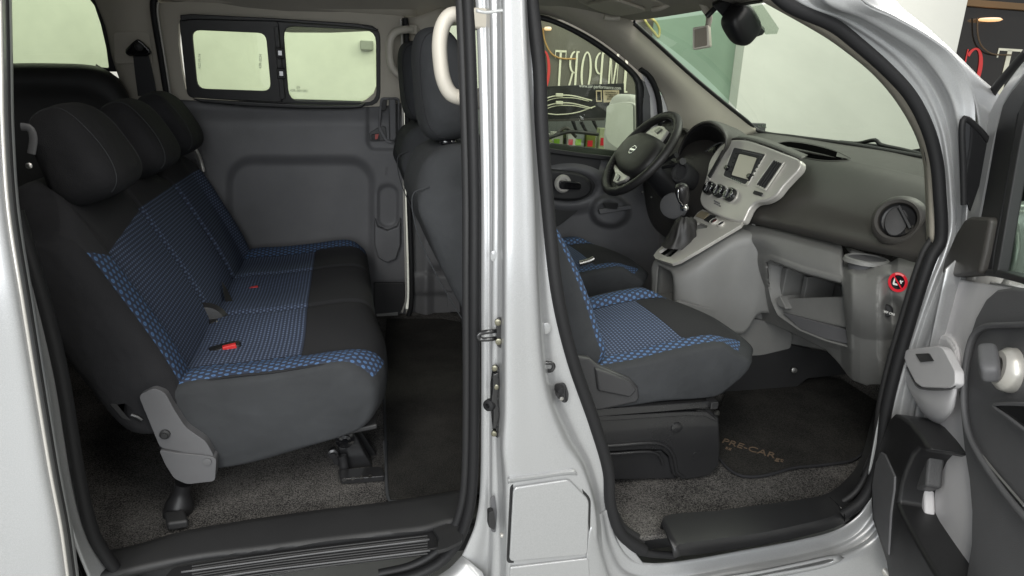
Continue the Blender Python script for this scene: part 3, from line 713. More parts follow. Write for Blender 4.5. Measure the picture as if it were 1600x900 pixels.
# window surround black arch
aout = [(690, 215), (690, 120), (692, 50), (700, 24), (716, 14), (760, 13), (820, 22), (850, 24), (890, 40), (930, 62), (965, 88), (990, 110), (1003, 128), (1006, 150), (1006, 200), (1006, 250)]
ain = [(700, 212), (699, 120), (700, 58), (707, 34), (722, 24), (762, 21), (820, 30), (850, 33), (888, 48), (926, 70), (960, 95), (984, 116), (993, 130), (994, 150), (995, 200), (996, 250)]
skin('window_frame', [Fp(aout, .0), Fp(ain, .0)], M['black'], dd, n=50, thick=.02)
prism('window_pane', Fp([(690, 212), (690, 30), (700, 14), (760, 12), (815, 20), (850, 24), (890, 40), (930, 62), (965, 88), (990, 110), (1003, 128), (1006, 250), (905, 245), (815, 235)], -.02), (0, .004, 0), M['sideglass'], dd, bevel=0)
# quarter light and its mullion
prism('mullion', Fp([(1000, 122), (1008, 128), (1016, 150), (1018, 250), (1006, 250), (1004, 160)], .01), (0, .03, 0), M['mgray'], dd, bevel=.004)
prism('quarter_trim', Fp([(1004, 112), (1020, 118), (1034, 150), (1042, 185), (1046, 250), (1018, 250), (1016, 160)], .0), (0, .02, 0), M['graydoor'], dd, bevel=.003)
tube('quarter_seal', Fp([(1000, 108), (1012, 116), (1025, 140), (1031, 170), (1032, 210), (1030, 250)], .02), .011, M['rubber'], dd, n=30)
# exterior mirror
mi = empty('side_mirror', (0, 0, 0), van); tag(mi, 'white backed side mirror outside the driver door window')
mc = S(968, 198, y=.93)
def mf(p): return Vector((p.x, p.y, p.z))
MR = Euler((0, radians(4), radians(-28)))
pillow('mirror_housing', mc+Vector((.040, .045, 0)), (.10, .19, .275), M['white'], mi, rot=Euler((0, radians(5), radians(18))), e=4)
xa, ya = Vector((cos(radians(48)), -sin(radians(48)), 0)), Vector((.08, 0, 1)).normalized()
mo = rq([(949, 165), (975, 160), (990, 163), (991, 215), (984, 232), (976, 238), (952, 222), (947, 212)], 5)
mn = Vector((-.95, -.31, 0))
M['mirror'] = pm('mirror_glass', (.86, .88, .86), .06, 1)
mg = [SPL(a, b, mc+Vector((-.045, -.035, 0)), mn) for a, b in mo]
prism('mirror_bezel', [v+(v-mc)*.035 for v in mg], -mn*.03, M['white'], mi, bevel=.006)
prism('mirror_glass', [v+mn*.004 for v in mg], -mn*.003, M['mirror'], mi, bevel=0)
# ------------------------------------------------------------------ near body side: pillar, sills, windscreen pillar
bs = empty('body_side', (0, 0, 0), van)
def Bp(l, off=0.0): return [B(a, b, off) for a, b in l]
def rowB(l, off): return Bp(l, off)
# columns of the middle pillar from the rear seal to the front seal; each (curve, depth inboard of outer skin)
cols = [
 ([(736, -60), (743, 0), (749, 150), (752, 300), (752, 450), (752, 640), (750, 770), (742, 820), (730, 850), (716, 880), (700, 925)], .085),
 ([(742, -60), (749, 0), (755, 150), (757, 300), (758, 450), (758, 640), (757, 770), (751, 825), (742, 858), (730, 890), (718, 925)], .080),
 ([(754, -60), (759, 0), (763, 150), (766, 300), (766, 450), (766, 640), (766, 770), (765, 830), (763, 862), (760, 895), (758, 925)], .078),
 ([(762, -60), (767, 0), (770, 150), (771, 300), (770, 450), (769, 640), (769, 770), (770, 830), (771, 862), (770, 895), (770, 925)], .052),
 ([(775, -60), (778, 0), (779, 150), (780, 300), (779, 450), (778, 640), (777, 700), (779, 760), (782, 862), (782, 895), (782, 925)], .046),
 ([(783, -60), (784, 0), (786, 150), (787, 300), (787, 450), (787, 640), (784, 700), (788, 750), (790, 862), (790, 895), (790, 925)], .012),
 ([(789, -60), (789, 0), (791, 150), (792, 300), (792, 450), (792, 640), (790, 705), (795, 750), (795, 862), (795, 895), (795, 925)], .002),
 ([(808, -60), (808, 0), (812, 150), (816, 300), (818, 450), (822, 600), (826, 700), (835, 745), (845, 862), (845, 895), (845, 925)], .000),
 ([(818, -60), (818, 0), (824, 150), (832, 320), (836, 450), (848, 600), (878, 690), (905, 730), (926, 800), (928, 870), (928, 925)], .002),
 ([(820, -60), (820, 0), (827, 150), (836, 320), (841, 450), (855, 600), (886, 685), (912, 728), (932, 800), (935, 870), (940, 925)], .016),
 ([(822, -60), (822, 0), (829, 150), (840, 320), (846, 450), (862, 600), (894, 680), (918, 724), (938, 800), (946, 850), (960, 925)], .052),
 ([(824, -60), (825, 0), (832, 150), (846, 330), (853, 450), (872, 600), (905, 680), (926, 724), (945, 790), (955, 835), (990, 925)], .062),
 ([(830, -60), (831, 0), (838, 120), (852, 330), (866, 450), (888, 560), (922, 660), (946, 730), (956, 790), (966, 825), (1020, 900)], .060)]
skin('pillar_pressing', [rowB(c, o) for c, o in cols], M['silver'], bs, n=90, m=110, thick=.0025, smooth=180)
# pressed shoulder above the filler flap
skin('shoulder_pressing', [Bp([(794, 746), (806, 744), (840, 740), (880, 733), (893, 731)], .004), Bp([(793, 750), (806, 748), (840, 744), (884, 738), (899, 737)], -.006), Bp([(794, 757), (806, 756), (845, 750), (886, 744), (905, 745)], .010)], M['silver'], bs, n=24, m=12)
# filler flap and lower cover
ff = prism('fuel_flap', Bp(rq([(801, 760), (888, 747), (919, 779), (917, 864), (795, 875)], 7), -.002), (0, -.006, 0), M['silver'], bs, bevel=.003); ff.parent = van
prism('flap_gap', Bp(rq([(797, 756), (890, 743), (923, 778), (921, 868), (791, 880)], 8), .0005), (0, -.001, 0), M['black'], bs, bevel=0)
prism('lower_cover', Bp([(796, 884), (916, 870), (919, 872), (924, 960), (794, 960)], -.001), (0, -.006, 0), M['silver'], bs, bevel=.003)
box('bump_stop', B(784, 836, .03), (.008, .01, .008), M['satin'], bs, bevel=.003)
# top bracket seam
skin('pillar_seam', [Bp([(744, 14), (760, 17), (785, 14), (818, 16)], .006), Bp([(744, 19), (760, 22), (785, 19), (818, 21)], .006)], M['silver_in'], bs, n=12, thick=.002)
# strikers, plates and switches on the pillar
st = empty('door_striker', (0, 0, 0), van); tag(st, 'black striker loop on a plate, upper of the two on the middle pillar')
prism('plate', Bp(rq([(775, 497), (781, 494), (785, 505), (786, 530), (781, 543), (775, 538)], 3), .030), (0, -.006, 0), M['blackmetal'], st, bevel=.002)
tube('loop', [B(776, 517, .04), B(765, 514, .04)+Vector((0, -.012, 0)), B(748, 516, .05)+Vector((0, -.016, 0)), B(744, 520, .05)+Vector((0, -.016, 0)), B(748, 525, .05)+Vector((0, -.016, 0)), B(765, 526, .04)+Vector((0, -.012, 0)), B(776, 528, .04)], .0042, M['blackmetal'], st, n=36, res=10)
lathe('bolt', [(0, -.004), (.006, -.004), (.006, .004), (0, .006)], B(778, 503, .024), (-.2, -1, 0), M['brass'], st, res=12)
lathe('bolt', [(0, -.004), (.006, -.004), (.006, .004), (0, .006)], B(779, 533, .024), (-.2, -1, 0), M['brass'], st, res=12)
gd = empty('door_guide', (0, 0, 0), van)
prism('plate', Bp(rq([(770, 572), (776, 567), (784, 585), (784, 655), (777, 683), (769, 676), (766, 640), (766, 600)], 4), .042), (0, -.006, 0), M['gloss'], gd, bevel=.003)
prism('bracket', Bp([(769, 583), (777, 580), (779, 600), (776, 620), (779, 645), (775, 665), (769, 668), (770, 640), (766, 625), (769, 605)], .035), (0, -.008, 0), M['blackmetal'], gd, bevel=.002)
lathe('roller', [(.002, -.006), (.011, -.006), (.012, 0), (.011, .008), (.005, .010), (.004, .002)], B(766, 632, .035), (-.7, -.7, .1), M['rubber'], gd, res=20)
for a, b in ((773, 575), (775, 604), (772, 677)): lathe('bolt', [(0, -.004), (.0055, -.004), (.0055, .003), (0, .005)], B(a, b, .030), (-.3, -1, 0), M['brass'], gd, res=12)
sw = empty('door_wedge', (0, 0, 0), van)
prism('plate', Bp(rq([(766, 776), (772, 773), (776, 800), (774, 831), (767, 829)], 3), .046), (0, -.004, 0), M['dgray'], sw, bevel=.002)
prism('wedge', Bp(rq([(761, 794), (769, 791), (772, 812), (770, 821), (761, 816)], 2), .045), (0, -.016, 0), M['blackm'], sw, bevel=.003)
sr = empty('door_striker', (0, 0, 0), van); tag(sr, 'small black striker loop on the front edge of the middle pillar')
tube('loop', [B(847, 569, .045), B(852, 567, .03), B(863, 568, .028), B(865, 574, .028), B(861, 579, .03), B(849, 579, .045)], .0038, M['blackmetal'], sr, n=30, res=8)
prism('plate', Bp(rq([(846, 565), (849, 563), (850, 586), (847, 585)], 1), .045), (0, -.003, 0), M['blackmetal'], sr, bevel=.001)
ds = empty('door_switch', (0, 0, 0), van)
prism('boot', Bp(rq([(866, 600), (882, 597), (887, 612), (886, 624), (880, 628), (868, 618)], 4), .046), (0, -.007, 0), M['blackm'], ds, bevel=.004)
lathe('plunger', [(0, -.004), (.009, -.004), (.0075, .004), (.006, .012), (0, .013)], B(874, 608, .035), (0, -1, 0), M['rubber'], ds, res=18)
lathe('bolt', [(0, -.002), (.004, -.002), (.004, .003), (0, .004)], B(877, 622, .034), (0, -1, 0), M['steel'], ds, res=10)
lathe('hole_plug', [(.0, .0), (.0105, .0), (.0115, .0014), (.0100, .0022), (0, .0018)], B(852, 513, .050), (0, -1, 0), M['silver'], bs, res=24)
lathe('hole_plug', [(.0, .0), (.009, .0), (.010, .0014), (.0085, .0022), (0, .0018)], B(771, 400, .050), (-.1, -1, 0), M['silver'], bs, res=24, sx=.6)

# rear opening seal
rs = [(25, 330), (44, 390), (56, 430), (76, 500), (97, 590), (112, 680), (126, 760), (146, 835), (172, 878), (205, 915), (300, 950), (480, 935), (600, 910), (650, 898), (690, 876), (716, 845), (731, 805), (738, 760), (741, 640), (741, 450), (741, 300), (737, 150), (731, 0), (727, -60)]
tube('door_seal', Bp(rs, .082), .0125, M['rubber'], van, n=220, res=16, flat=.85, up=(0, -1, 0))
tube('seal_lip', [p+Vector((0, .025, 0)) for p in Bp([(a-7, b) for a, b in rs if a > 500], .082)], .010, M['blackm'], van, n=200, res=12)
# rear edge of the opening: body flange between the seal and the slid back door
skin('quarter_pressing', [Bp([(-40, 300), (24, 400), (50, 500), (75, 620), (88, 720), (104, 800), (122, 860), (150, 930)], .045),
      Bp([(-30, 290), (30, 385), (60, 500), (84, 620), (98, 720), (116, 810), (140, 865), (176, 930)], .07),
      Bp([(-20, 280), (36, 370), (68, 490), (94, 610), (108, 700), (124, 790), (148, 855), (196, 930)], .085)], M['silver'], bs, n=60, m=10, smooth=180)
skin('rear_sill_pressing', [Bp([(176, 905), (300, 975), (480, 955), (600, 930), (660, 912), (700, 890), (722, 868)], .083), Bp([(160, 935), (300, 1000), (480, 990), (620, 960), (700, 925), (760, 905)], .05), Bp([(160, 1060), (300, 1060), (480, 1060), (620, 1060), (700, 1060), (770, 1060)], .0)], M['silver'], bs, n=40, m=12)

# the sliding door slid back along the outside
sl = empty('sliding_door', (0, 0, 0), van); tag(sl, 'near silver sliding door pushed open to the rear, its front edge at the left')
sf = [(4, -120), (7, 0), (9, 100), (11, 200), (20, 330), (42, 470), (66, 620), (86, 740), (100, 812), (106, 850), (116, 930), (122, 1000)]
def sd(dx, off): return [S(a+dx*(1 if i else 1), b, y=-.85+off+.13*max(0, S(a, b, y=-.9).z-1.0)) for i, (a, b) in enumerate(sf)]
def sdl(xs, off): return [S(x, b+(400-b)*0, y=-.85+off+.13*max(0, S(x, b, y=-.9).z-1.0)) for x, (a, b) in zip(xs, sf)]
skin('outer_panel', [sdl([-500]*12, -.03), sdl([-300]*12, -.055), sdl([-120]*12, -.065), sd(-30, -.068), sd(-14, -.066), sd(-9, -.060)], M['silver'], sl, n=60, m=30, smooth=180)
skin('edge_flange', [sd(-9, -.060), sd(-4, -.052), sd(0, -.030)], M['silver'], sl, n=60, m=8, smooth=180)
tube('edge_seal', sd(-7, -.060), .0028, M['satin'], sl, n=60, res=8)
skin('inner_edge', [sd(0, -.030), sd(6, -.024), sd(9, .0)], M['silver_in'], sl, n=60, m=6)
tube('edge_strip', sd(2, -.028), .004, M['blackm'], sl, n=60, res=8)
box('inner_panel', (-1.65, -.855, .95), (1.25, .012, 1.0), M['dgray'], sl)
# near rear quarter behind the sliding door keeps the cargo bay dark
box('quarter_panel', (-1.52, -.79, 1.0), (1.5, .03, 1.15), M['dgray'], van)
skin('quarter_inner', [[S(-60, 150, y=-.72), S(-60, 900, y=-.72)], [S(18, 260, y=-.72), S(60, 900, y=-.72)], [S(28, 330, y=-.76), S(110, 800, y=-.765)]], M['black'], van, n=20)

# ------------------------------------------------------------------ front opening: sill, seal, windscreen pillar
fs = [(824, -80), (830, 0), (842, 100), (846, 200), (855, 315), (870, 455), (894, 560), (930, 665), (950, 735), (954, 790), (972, 836), (1006, 860)]
tube('door_seal', Bp(fs, .060), .0125, M['rubber'], van, n=120, res=14, flat=1.0)
tube('seal_lip', [p+Vector((.006, .03, 0)) for p in Bp([(a+1, b) for a, b in fs], .060)], .012, M['blackm'], van, n=110, res=12)
fs2 = [(1160, -80), (1218, 0), (1300, 40), (1334, 66), (1384, 110), (1420, 150), (1446, 200), (1460, 250), (1465, 300), (1467, 376), (1453, 400), (1438, 440), (1418, 505), (1396, 580), (1381, 645), (1374, 700), (1362, 748), (1342, 784), (1312, 806)]
tube('door_seal', Bp([(a+3, b) for a, b in fs2], .060), .0125, M['rubber'], van, n=120, res=14, flat=1.0)
tube('seal_lip', [p+Vector((-.002, .034, 0)) for p in Bp([(a+12, b-3) for a, b in fs2], .062)], .007, M['blackm'], van, n=110, res=12)
# silver sill under the front opening, top edge to bottom
sA = [(950, 790), (962, 840), (985, 872), (1020, 880), (1080, 874), (1160, 860), (1250, 843), (1310, 826), (1345, 800), (1365, 760), (1372, 735)]
sB = [(940, 800), (952, 855), (975, 893), (1020, 905), (1080, 900), (1160, 885), (1250, 868), (1318, 848), (1354, 822), (1376, 780), (1384, 740)]
sC = [(928, 810), (940, 870), (960, 915), (1010, 930), (1080, 920), (1160, 902), (1250, 884), (1325, 862), (1362, 840), (1388, 800), (1396, 745)]
sD = [(920, 830), (930, 890), (950, 940), (1010, 950), (1080, 935), (1160, 914), (1250, 894), (1330, 874), (1370, 858), (1400, 820), (1410, 760)]
sE = [(915, 900), (925, 960), (945, 1000), (1010, 1000), (1080, 985), (1160, 965), (1250, 945), (1340, 925), (1390, 905), (1420, 860), (1425, 780)]
skin('sill_pressing', [Bp(sA, .062), Bp([(a, b+5) for a, b in sA], .060), Bp(sB, .052), Bp([(a, b+2) for a, b in sB], .044), Bp([(a, b-3) for a, b in sC], .034), Bp(sC, .030), Bp([(a, b+3) for a, b in sC], .008), Bp(sD, .0), Bp(sE, .0), Bp([(a, b+120) for a, b in sE], .03)], M['silver'], bs, n=90, m=60, smooth=180)
skin('sill_rib', [Bp([(1100, 908), (1180, 893), (1260, 876), (1305, 867), (1318, 872), (1290, 885), (1200, 903), (1100, 922)], -.002), Bp([(1110, 909), (1185, 896), (1260, 881), (1298, 873), (1305, 875), (1285, 882), (1200, 898), (1110, 915)], -.010)], M['silver'], bs, n=50, closed=True)
# pillar ahead of the front opening, from the roof down to the sill
pA = [(1180, -80), (1236, 0), (1310, 32), (1356, 60), (1400, 96), (1440, 146), (1464, 200), (1474, 250), (1479, 300), (1480, 360), (1470, 395), (1452, 440), (1430, 505), (1404, 585), (1388, 650), (1372, 735)]
pB = [(1215, -80), (1262, 0), (1330, 30), (1380, 62), (1424, 96), (1462, 146), (1482, 200), (1488, 250), (1492, 300), (1494, 350), (1482, 400), (1464, 450), (1442, 510), (1418, 590), (1402, 660), (1384, 745)]
pC = [(1250, -80), (1290, 0), (1352, 30), (1404, 60), (1448, 92), (1484, 146), (1497, 200), (1500, 250), (1502, 300), (1503, 350), (1494, 400), (1476, 460), (1454, 520), (1432, 600), (1416, 680), (1398, 755)]
pD = [(1280, -80), (1318, 0), (1376, 30), (1428, 58), (1470, 92), (1502, 146), (1509, 200), (1508, 250), (1507, 300), (1504, 350), (1496, 400), (1480, 470), (1460, 540), (1440, 620), (1434, 700), (1414, 770)]
pE = [(1310, -80), (1345, 0), (1398, 28), (1446, 55), (1490, 90), (1520, 146), (1524, 200), (1519, 250), (1514, 300), (1510, 350), (1504, 420), (1490, 500), (1476, 600), (1466, 680), (1456, 760), (1436, 800)]
skin('front_pillar_pressing', [Bp([(a-16, b+6) for a, b in pA], .068), Bp(pA, .060), Bp([((a+c)/2, (b+d)/2) for (a, b), (c, d) in zip(pA, pB)], .052), Bp(pB, .050), Bp([(a*.35+c*.65, b*.35+d*.65) for (a, b), (c, d) in zip(pB, pC)], .034), Bp(pC, .022), Bp(pD, .012), Bp(pE, .0)], M['silver'], bs, n=110, m=60, smooth=180)
# outer roof rail / windscreen pillar skin above it
oA = [(1310, -80), (1343, -4), (1396, 26), (1445, 54), (1490, 90), (1519, 144), (1533, 215)]
oB = [(1340, -60), (1370, 0), (1428, 38), (1478, 78), (1520, 115), (1545, 150), (1550, 235)]
oC = [(1370, -60), (1397, 0), (1450, 46), (1493, 85), (1530, 122), (1562, 152), (1610, 240)]
skin('roof_pillar', [Bp(oA, .0), Bp(oB, .012), [B(a, b, .04) for a, b in oC]], M['silver'], bs, n=70, m=20, smooth=180)
prism('quarter_light', Bp([(1504, 190), (1509, 184), (1531, 206), (1540, 225), (1528, 290), (1514, 330), (1508, 310), (1506, 250)], -.003), (0, -.004, 0), M['gloss'], van, bevel=.001)
tube('quarter_seal', Bp([(1506, 320), (1505, 260), (1503, 200), (1507, 185), (1530, 203), (1544, 220)], -.006), .006, M['rubber'], van, n=40)
# front wing (outer skin ahead of the opening, hidden by the open door)
skin('front_wing', [Bp([(1478, 420), (1500, 400), (1560, 330)], .0), Bp([(1440, 600), (1520, 600), (1620, 600)], -.004), Bp([(1400, 800), (1520, 860), (1620, 860)], .0)], M['silver'], van, n=14, m=12)

# ------------------------------------------------------------------ near inner trims and floor
cz = .445
def Zp(l, z=cz): return [S(a, b, z=z) for a, b in l]
box('floor_carpet', (-.65, -.02, .424), (1.7, 1.40, .02), M['carpet'], van)
box('floor_carpet', (.82, -.02, .371), (1.24, 1.50, .012), M['carpet'], van)
box('floor_step', (.205, -.02, .40), (.02, 1.5, .066), M['carpet'], van)
skin('footwell_carpet', [[(1.36, .72, .378), (1.36, -.72, .378)], [(1.46, .72, .40), (1.46, -.72, .40)], [(1.53, .72, .56), (1.53, -.70, .56)], [(1.53, .72, .9), (1.53, -.70, .9)]], M['carpet'], van, n=10, m=16, thick=.006)
box('bulkhead', (1.56, 0, .87), (.03, 1.5, .50), M['blackm'], van)
# rear sill tread
def cl(l): return [Vector((p.x, max(p.y, -.742), p.z)) for p in l]
r0 = [(120, 870), (200, 858), (290, 833), (400, 814), (500, 800), (600, 788), (690, 774), (745, 765)]
r1 = [(130, 905), (220, 884), (310, 866), (400, 855), (500, 842), (600, 830), (665, 822), (700, 812), (745, 806)]
skin('sill_tread', [[S(a, b, z=.445) for a, b in r0], [S(a, b, z=.452) for a, b in [(120, 876), (200, 864), (290, 840), (400, 820), (500, 806), (600, 794), (690, 780), (745, 770)]],
     [S(a, b, z=.450) for a, b in r1[:1]+r1[1:]], [S(a, b+5, z=.447) for a, b in r1], [S(a, b+9, z=.435) for a, b in r1], cl([S(a, b+46, z=.426) for a, b in r1]), cl([S(a, b+70, z=.424) for a, b in r1])], M['blackm'], van, n=60, m=60, thick=.01)
def tread_line(l, w_=1.6):
    return skin('tread_strip', [[S(a, b, z=.440) for a, b in l], [S(a, b+w_, z=.440) for a, b in l]], M['mgray'], van, n=20, thick=.003)
prism('tread_recess', [S(a, b, z=.434) for a, b in rq([(270, 890), (500, 852), (672, 828), (684, 835), (684, 858), (500, 888), (330, 915), (240, 925)], 5)], (0, 0, .004), M['black'], van, bevel=.001)
tread_line([(283, 893), (400, 877), (500, 863), (600, 851), (671, 842)], 1.8)
for k_ in (-11, -7, -3, 1, 5, 9, 13, 17): tube('tread_rib', [S(a, b+k_, z=.4385) for a, b in [(300, 896), (400, 881), (500, 868), (600, 856), (668, 848)]], .0016, M['blackm'], van, n=24, res=5)
tread_line([(290, 908), (400, 892), (500, 880), (600, 868), (672, 859)], 1.8)
prism('tread_end', [S(a, b, z=.440) for a, b in rq([(672, 824), (696, 818), (722, 830), (722, 850), (698, 862), (682, 866), (686, 845)], 4)], (0, 0, .008), M['blackm'], van, bevel=.005)
# front sill cover
sk1 = [(1034, 818), (1040, 808), (1060, 804), (1120, 800), (1180, 792), (1240, 784), (1290, 774), (1322, 752), (1345, 720), (1362, 660), (1380, 600)]
sk2 = [(1052, 858), (1056, 852), (1075, 848), (1120, 842), (1180, 834), (1240, 822), (1300, 806), (1338, 780), (1366, 745), (1384, 690), (1400, 620)]
sk3 = [(1054, 871), (1060, 868), (1080, 866), (1120, 861), (1180, 852), (1250, 838), (1312, 820), (1350, 793), (1374, 760), (1392, 700), (1408, 625)]
skin('sill_cover', [[S(a, b+9, z=.378) for a, b in sk1], [S(a, b+2, z=.394) for a, b in sk1], [S(a, b, z=.400) for a, b in sk1], [S(a*.5+c*.5, b*.5+d*.5, z=.398) for (a, b), (c, d) in zip(sk1, sk2)], [S(a, b, z=.392) for a, b in sk2], [S(a, b, y=S(c, d, z=.390).y-.004) for (a, b), (c, d) in zip(sk3, sk2)]], M['black'], van, n=60, thick=.006, smooth=25)
for t_ in (.3, .55, .8):
    tube('tread_rib', [S(a*(1-t_)+c*t_, b*(1-t_)+d*t_, z=.3995-.006*t_) for (a, b), (c, d) in list(zip(sk1, sk2))[2:7]], .0022, M['blackm'], van, n=30, res=6)
tube('sill_joint', [S(1296, 777, z=.401), S(1310, 790, z=.399), S(1319, 803, z=.394), S(1320, 815, z=.390)], .0013, M['gloss'], van, n=14, res=6)
tube('sill_bead', Bp([(950, 780), (958, 812), (974, 842), (1000, 862), (1053, 868)], .064), .008, M['rubber'], van, n=30)
# lower front trim (kick panel) beside the footwell
skin('kick_panel', [[S(1470, 400, y=-.74), S(1415, 570, y=-.74), S(1386, 690, y=-.74), S(1368, 745, y=-.74)], [S(1480, 405, y=-.71), S(1412, 590, y=-.71), S(1366, 690, y=-.72), S(1345, 745, y=-.73)], [(1.42, -.69, 1.0), (1.42, -.69, .75), (1.42, -.68, .6), (1.38, -.70, .385)]], M['blackm'], van, n=20, m=14)

# ------------------------------------------------------------------ windscreen and its far pillar
wtop = [(988, 28), (1010, 25), (1060, 20), (1110, 14), (1170, 5), (1225, -2)]
ws = [[S(975, 20, y=.60)]]
W0 = S(990, 30, y=.56); W1 = S(1190, 202, x=1.42); W2 = S(1455, 252, x=1.42)
def wsp(u, v):    # u across far->near, v top->bottom
    xt = .80+.05*(1-(2*u-1)**2); yt = .56-1.12*u; zt = 1.555
    xb = 1.47+.05*(1-(2*u-1)**2)-.03; yb = .66-1.32*u; zb = 1.16
    return Vector((xt*(1-v)+xb*v, yt*(1-v)+yb*v, zt*(1-v)+zb*v+.03*sin(pi*v)))
wsm = grid_mesh('windscreen', [[wsp(i/20, j/16) for i in range(21)] for j in range(17)])
link('windscreen', wsm, M['windscreen'], van, smooth=180)
# far windscreen pillar trim: outer line is the driver door arch, inner line the screen edge
a0 = [F(820, 18, .0), F(850, 20, .0), F(892, 36, .0), F(932, 58, .0), F(968, 84, .0), F(1000, 112, .0), F(1030, 140, .0), F(1044, 175, .0), F(1052, 215, .0), F(1054, 250, .0)]
b0 = [S(840, -20, y=.50), S(890, -10, y=.50), S(930, 5, y=.51), S(965, 20, y=.52), S(990, 36, y=.545), S(1030, 72, y=.56), S(1080, 118, y=.58), S(1130, 160, y=.60), S(1165, 188, y=.61), S(1185, 205, y=.62)]
mid = [(p*.55+q*.45)+Vector((-.012, -.035, .0)) for p, q in zip(a0, b0)]
skin('front_pillar_trim', [a0, mid, b0], M['beige'], van, n=60, m=26, smooth=180, thick=.006)
tube('screen_edge', [p+Vector((0, -.003, 0)) for p in b0[4:]]+[S(1240, 214, x=1.42), S(1330, 226, x=1.42), S(1455, 248, x=1.42)], .008, M['black'], van, n=60)
tube('screen_edge', [b0[4], S(993, 27, y=.53), S(1010, 24, y=.45), S(1060, 19, y=.25), S(1110, 13, y=0), S(1170, 5, y=-.25), S(1230, -4, y=-.45)], .004, M['black'], van, n=40)
# near windscreen pillar trim seen edge-on inside the seal
skin('near_pillar_trim', [Bp([(1208, -10), (1300, 46), (1341, 76), (1388, 116), (1421, 154), (1446, 204), (1457, 244), (1461, 300), (1462, 380)], .075), [p+Vector((.01, .03, .0)) for p in Bp([(1198, -2), (1290, 50), (1328, 76), (1374, 114), (1410, 156), (1440, 207), (1454, 250), (1458, 300), (1460, 380)], .078)]], M['beige'], van, n=50)

# sun visor, mirror, sensor housing
vz = lambda a, b: S(a, b, y=.33)
vs = empty('sun_visor', (0, 0, 0), van)
pillow('visor_board', S(962, 2, y=.30), (.20, .40, .022), M['beige'], vs, rot=Euler((0, radians(12), radians(4))), e=5)
pillow('vanity_cover', S(962, 8, y=.30)+Vector((0, 0, -.006)), (.13, .22, .014), M['beige'], vs, rot=Euler((0, radians(12), radians(4))), e=6)
tube('visor_clip', [S(944, 27, y=.42), S(956, 29, y=.42), S(968, 28, y=.42)], .008, M['beige2'], vs, n=8)
lathe('roof_console', [(0, -.03), (.06, -.02), (.075, 0), (.06, .012), (0, .02)], S(1075, 2, y=.12), (0, .1, -1), M['beige'], van, sx=1.4)
tube('visor_pivot', [S(1020, 15, y=.16), S(1034, 12, y=.13), S(1046, 6, y=.12)], .008, M['beige'], vs, n=10)
rm = empty('rear_view_mirror', (0, 0, 0), van)
tube('stem', [S(1094, -6, y=-.02), S(1101, 12, y=-.02), S(1108, 26, y=-.02), S(1106, 42, y=-.02)], lambda t: .012-.004*t, M['beige'], rm, n=16)
mcn = S(1096, 59, y=-.03)
rmn = Vector((-.62, -.75, -.02)).normalized()
mf_ = [SPL(a, b, mcn, rmn) for a, b in rq([(1082, 43), (1107, 39), (1109, 73), (1082, 78)], 3)]
prism('mirror_case', mf_, -rmn*.035, pm('cream_mirror_case', (.7, .66, .56), .4), rm, bevel=.007)
prism('mirror_glass', [SPL(a, b, mcn+rmn*.002, rmn) for a, b in rq([(1085, 46), (1104, 42), (1105, 71), (1085, 75)], 2)], rmn*.001, pm('mirror_face', (.26, .23, .18), .2, .3), rm, bevel=0)
sn = empty('sensor_housing', (0, 0, 0), van)
pillow('housing', S(1158, 38, y=-.16), (.11, .075, .085), M['black'], sn, rot=Euler((radians(10), radians(38), radians(20))), e=3.2)
prism('backing', [S(a, b, y=-.15) for a, b in [(1112, 8), (1126, 3), (1140, 2), (1172, 26), (1196, 49), (1192, 55), (1170, 62), (1150, 56), (1138, 36)]], (.01, .02, .01), M['black'], sn, bevel=.003)
tube('sensor_stem', [S(1104, 26, y=-.05), S(1112, 18, y=-.06), S(1122, 8, y=-.08)], .008, M['black'], sn, n=8)
prism('shade_band', [S(a, b, y=-.20) for a, b in [(1160, 0), (1184, -3), (1200, 20), (1217, 45), (1214, 53), (1196, 54), (1180, 30)]], (.002, .004, .002), glass('shade_tint', (.72, .76, .72), .03), van, bevel=0)
tube('screen_wiper', [S(1312, 222, x=1.50), S(1340, 224, x=1.50), S(1368, 219, x=1.50), S(1376, 226, x=1.50), S(1410, 234, x=1.50), S(1446, 243, x=1.50)], .007, M['black'], van, n=40, res=8)
tube('wiper_blade', [S(1330, 225, x=1.52), S(1380, 231, x=1.52), S(1420, 238, x=1.52), S(1450, 246, x=1.52)], .010, M['blackm'], van, n=30, res=8)
prism('scuttle_cowl', [S(1410, 236, x=1.55), S(1460, 228, x=1.55), S(1460, 262, x=1.55), S(1330, 232, x=1.55)], (.02, 0, 0), M['blackm'], van)
text('screen_mark', 'E2 43R', S(1191, 197, x=1.40), (0, -1, 0), (-.3, 0, .9), .02, M['faint'], van)

# bonnet and wings ahead of the windscreen, out of the photograph's frame but part of the van
skin('bonnet', [[(1.52, y, 1.16-.10*abs(y/.7)**3) for y in (-.72, -.36, 0, .36, .72)], [(1.80, y, 1.06-.11*abs(y/.7)**3) for y in (-.72, -.36, 0, .36, .72)], [(2.10, y*.95, .93-.12*abs(y/.7)**3) for y in (-.72, -.36, 0, .36, .72)], [(2.28, y*.85, .72-.08*abs(y/.7)**3) for y in (-.72, -.36, 0, .36, .72)], [(2.30, y*.85, .35) for y in (-.72, -.36, 0, .36, .72)]], M['silver'], van, n=24, m=30, smooth=180)
for s_ in (-1, 1):
    skin('front_wing', [[(1.08, .80*s_, 1.05), (1.5, .79*s_, 1.07), (1.9, .77*s_, .94), (2.20, .68*s_, .78)], [(1.08, .84*s_, .8), (1.5, .85*s_, .86), (1.9, .83*s_, .82), (2.26, .66*s_, .66)], [(1.08, .85*s_, .35), (1.12, .86*s_, .52), (2.0, .84*s_, .60), (2.28, .64*s_, .35)]], M['silver'], van, n=24, m=14, smooth=180)
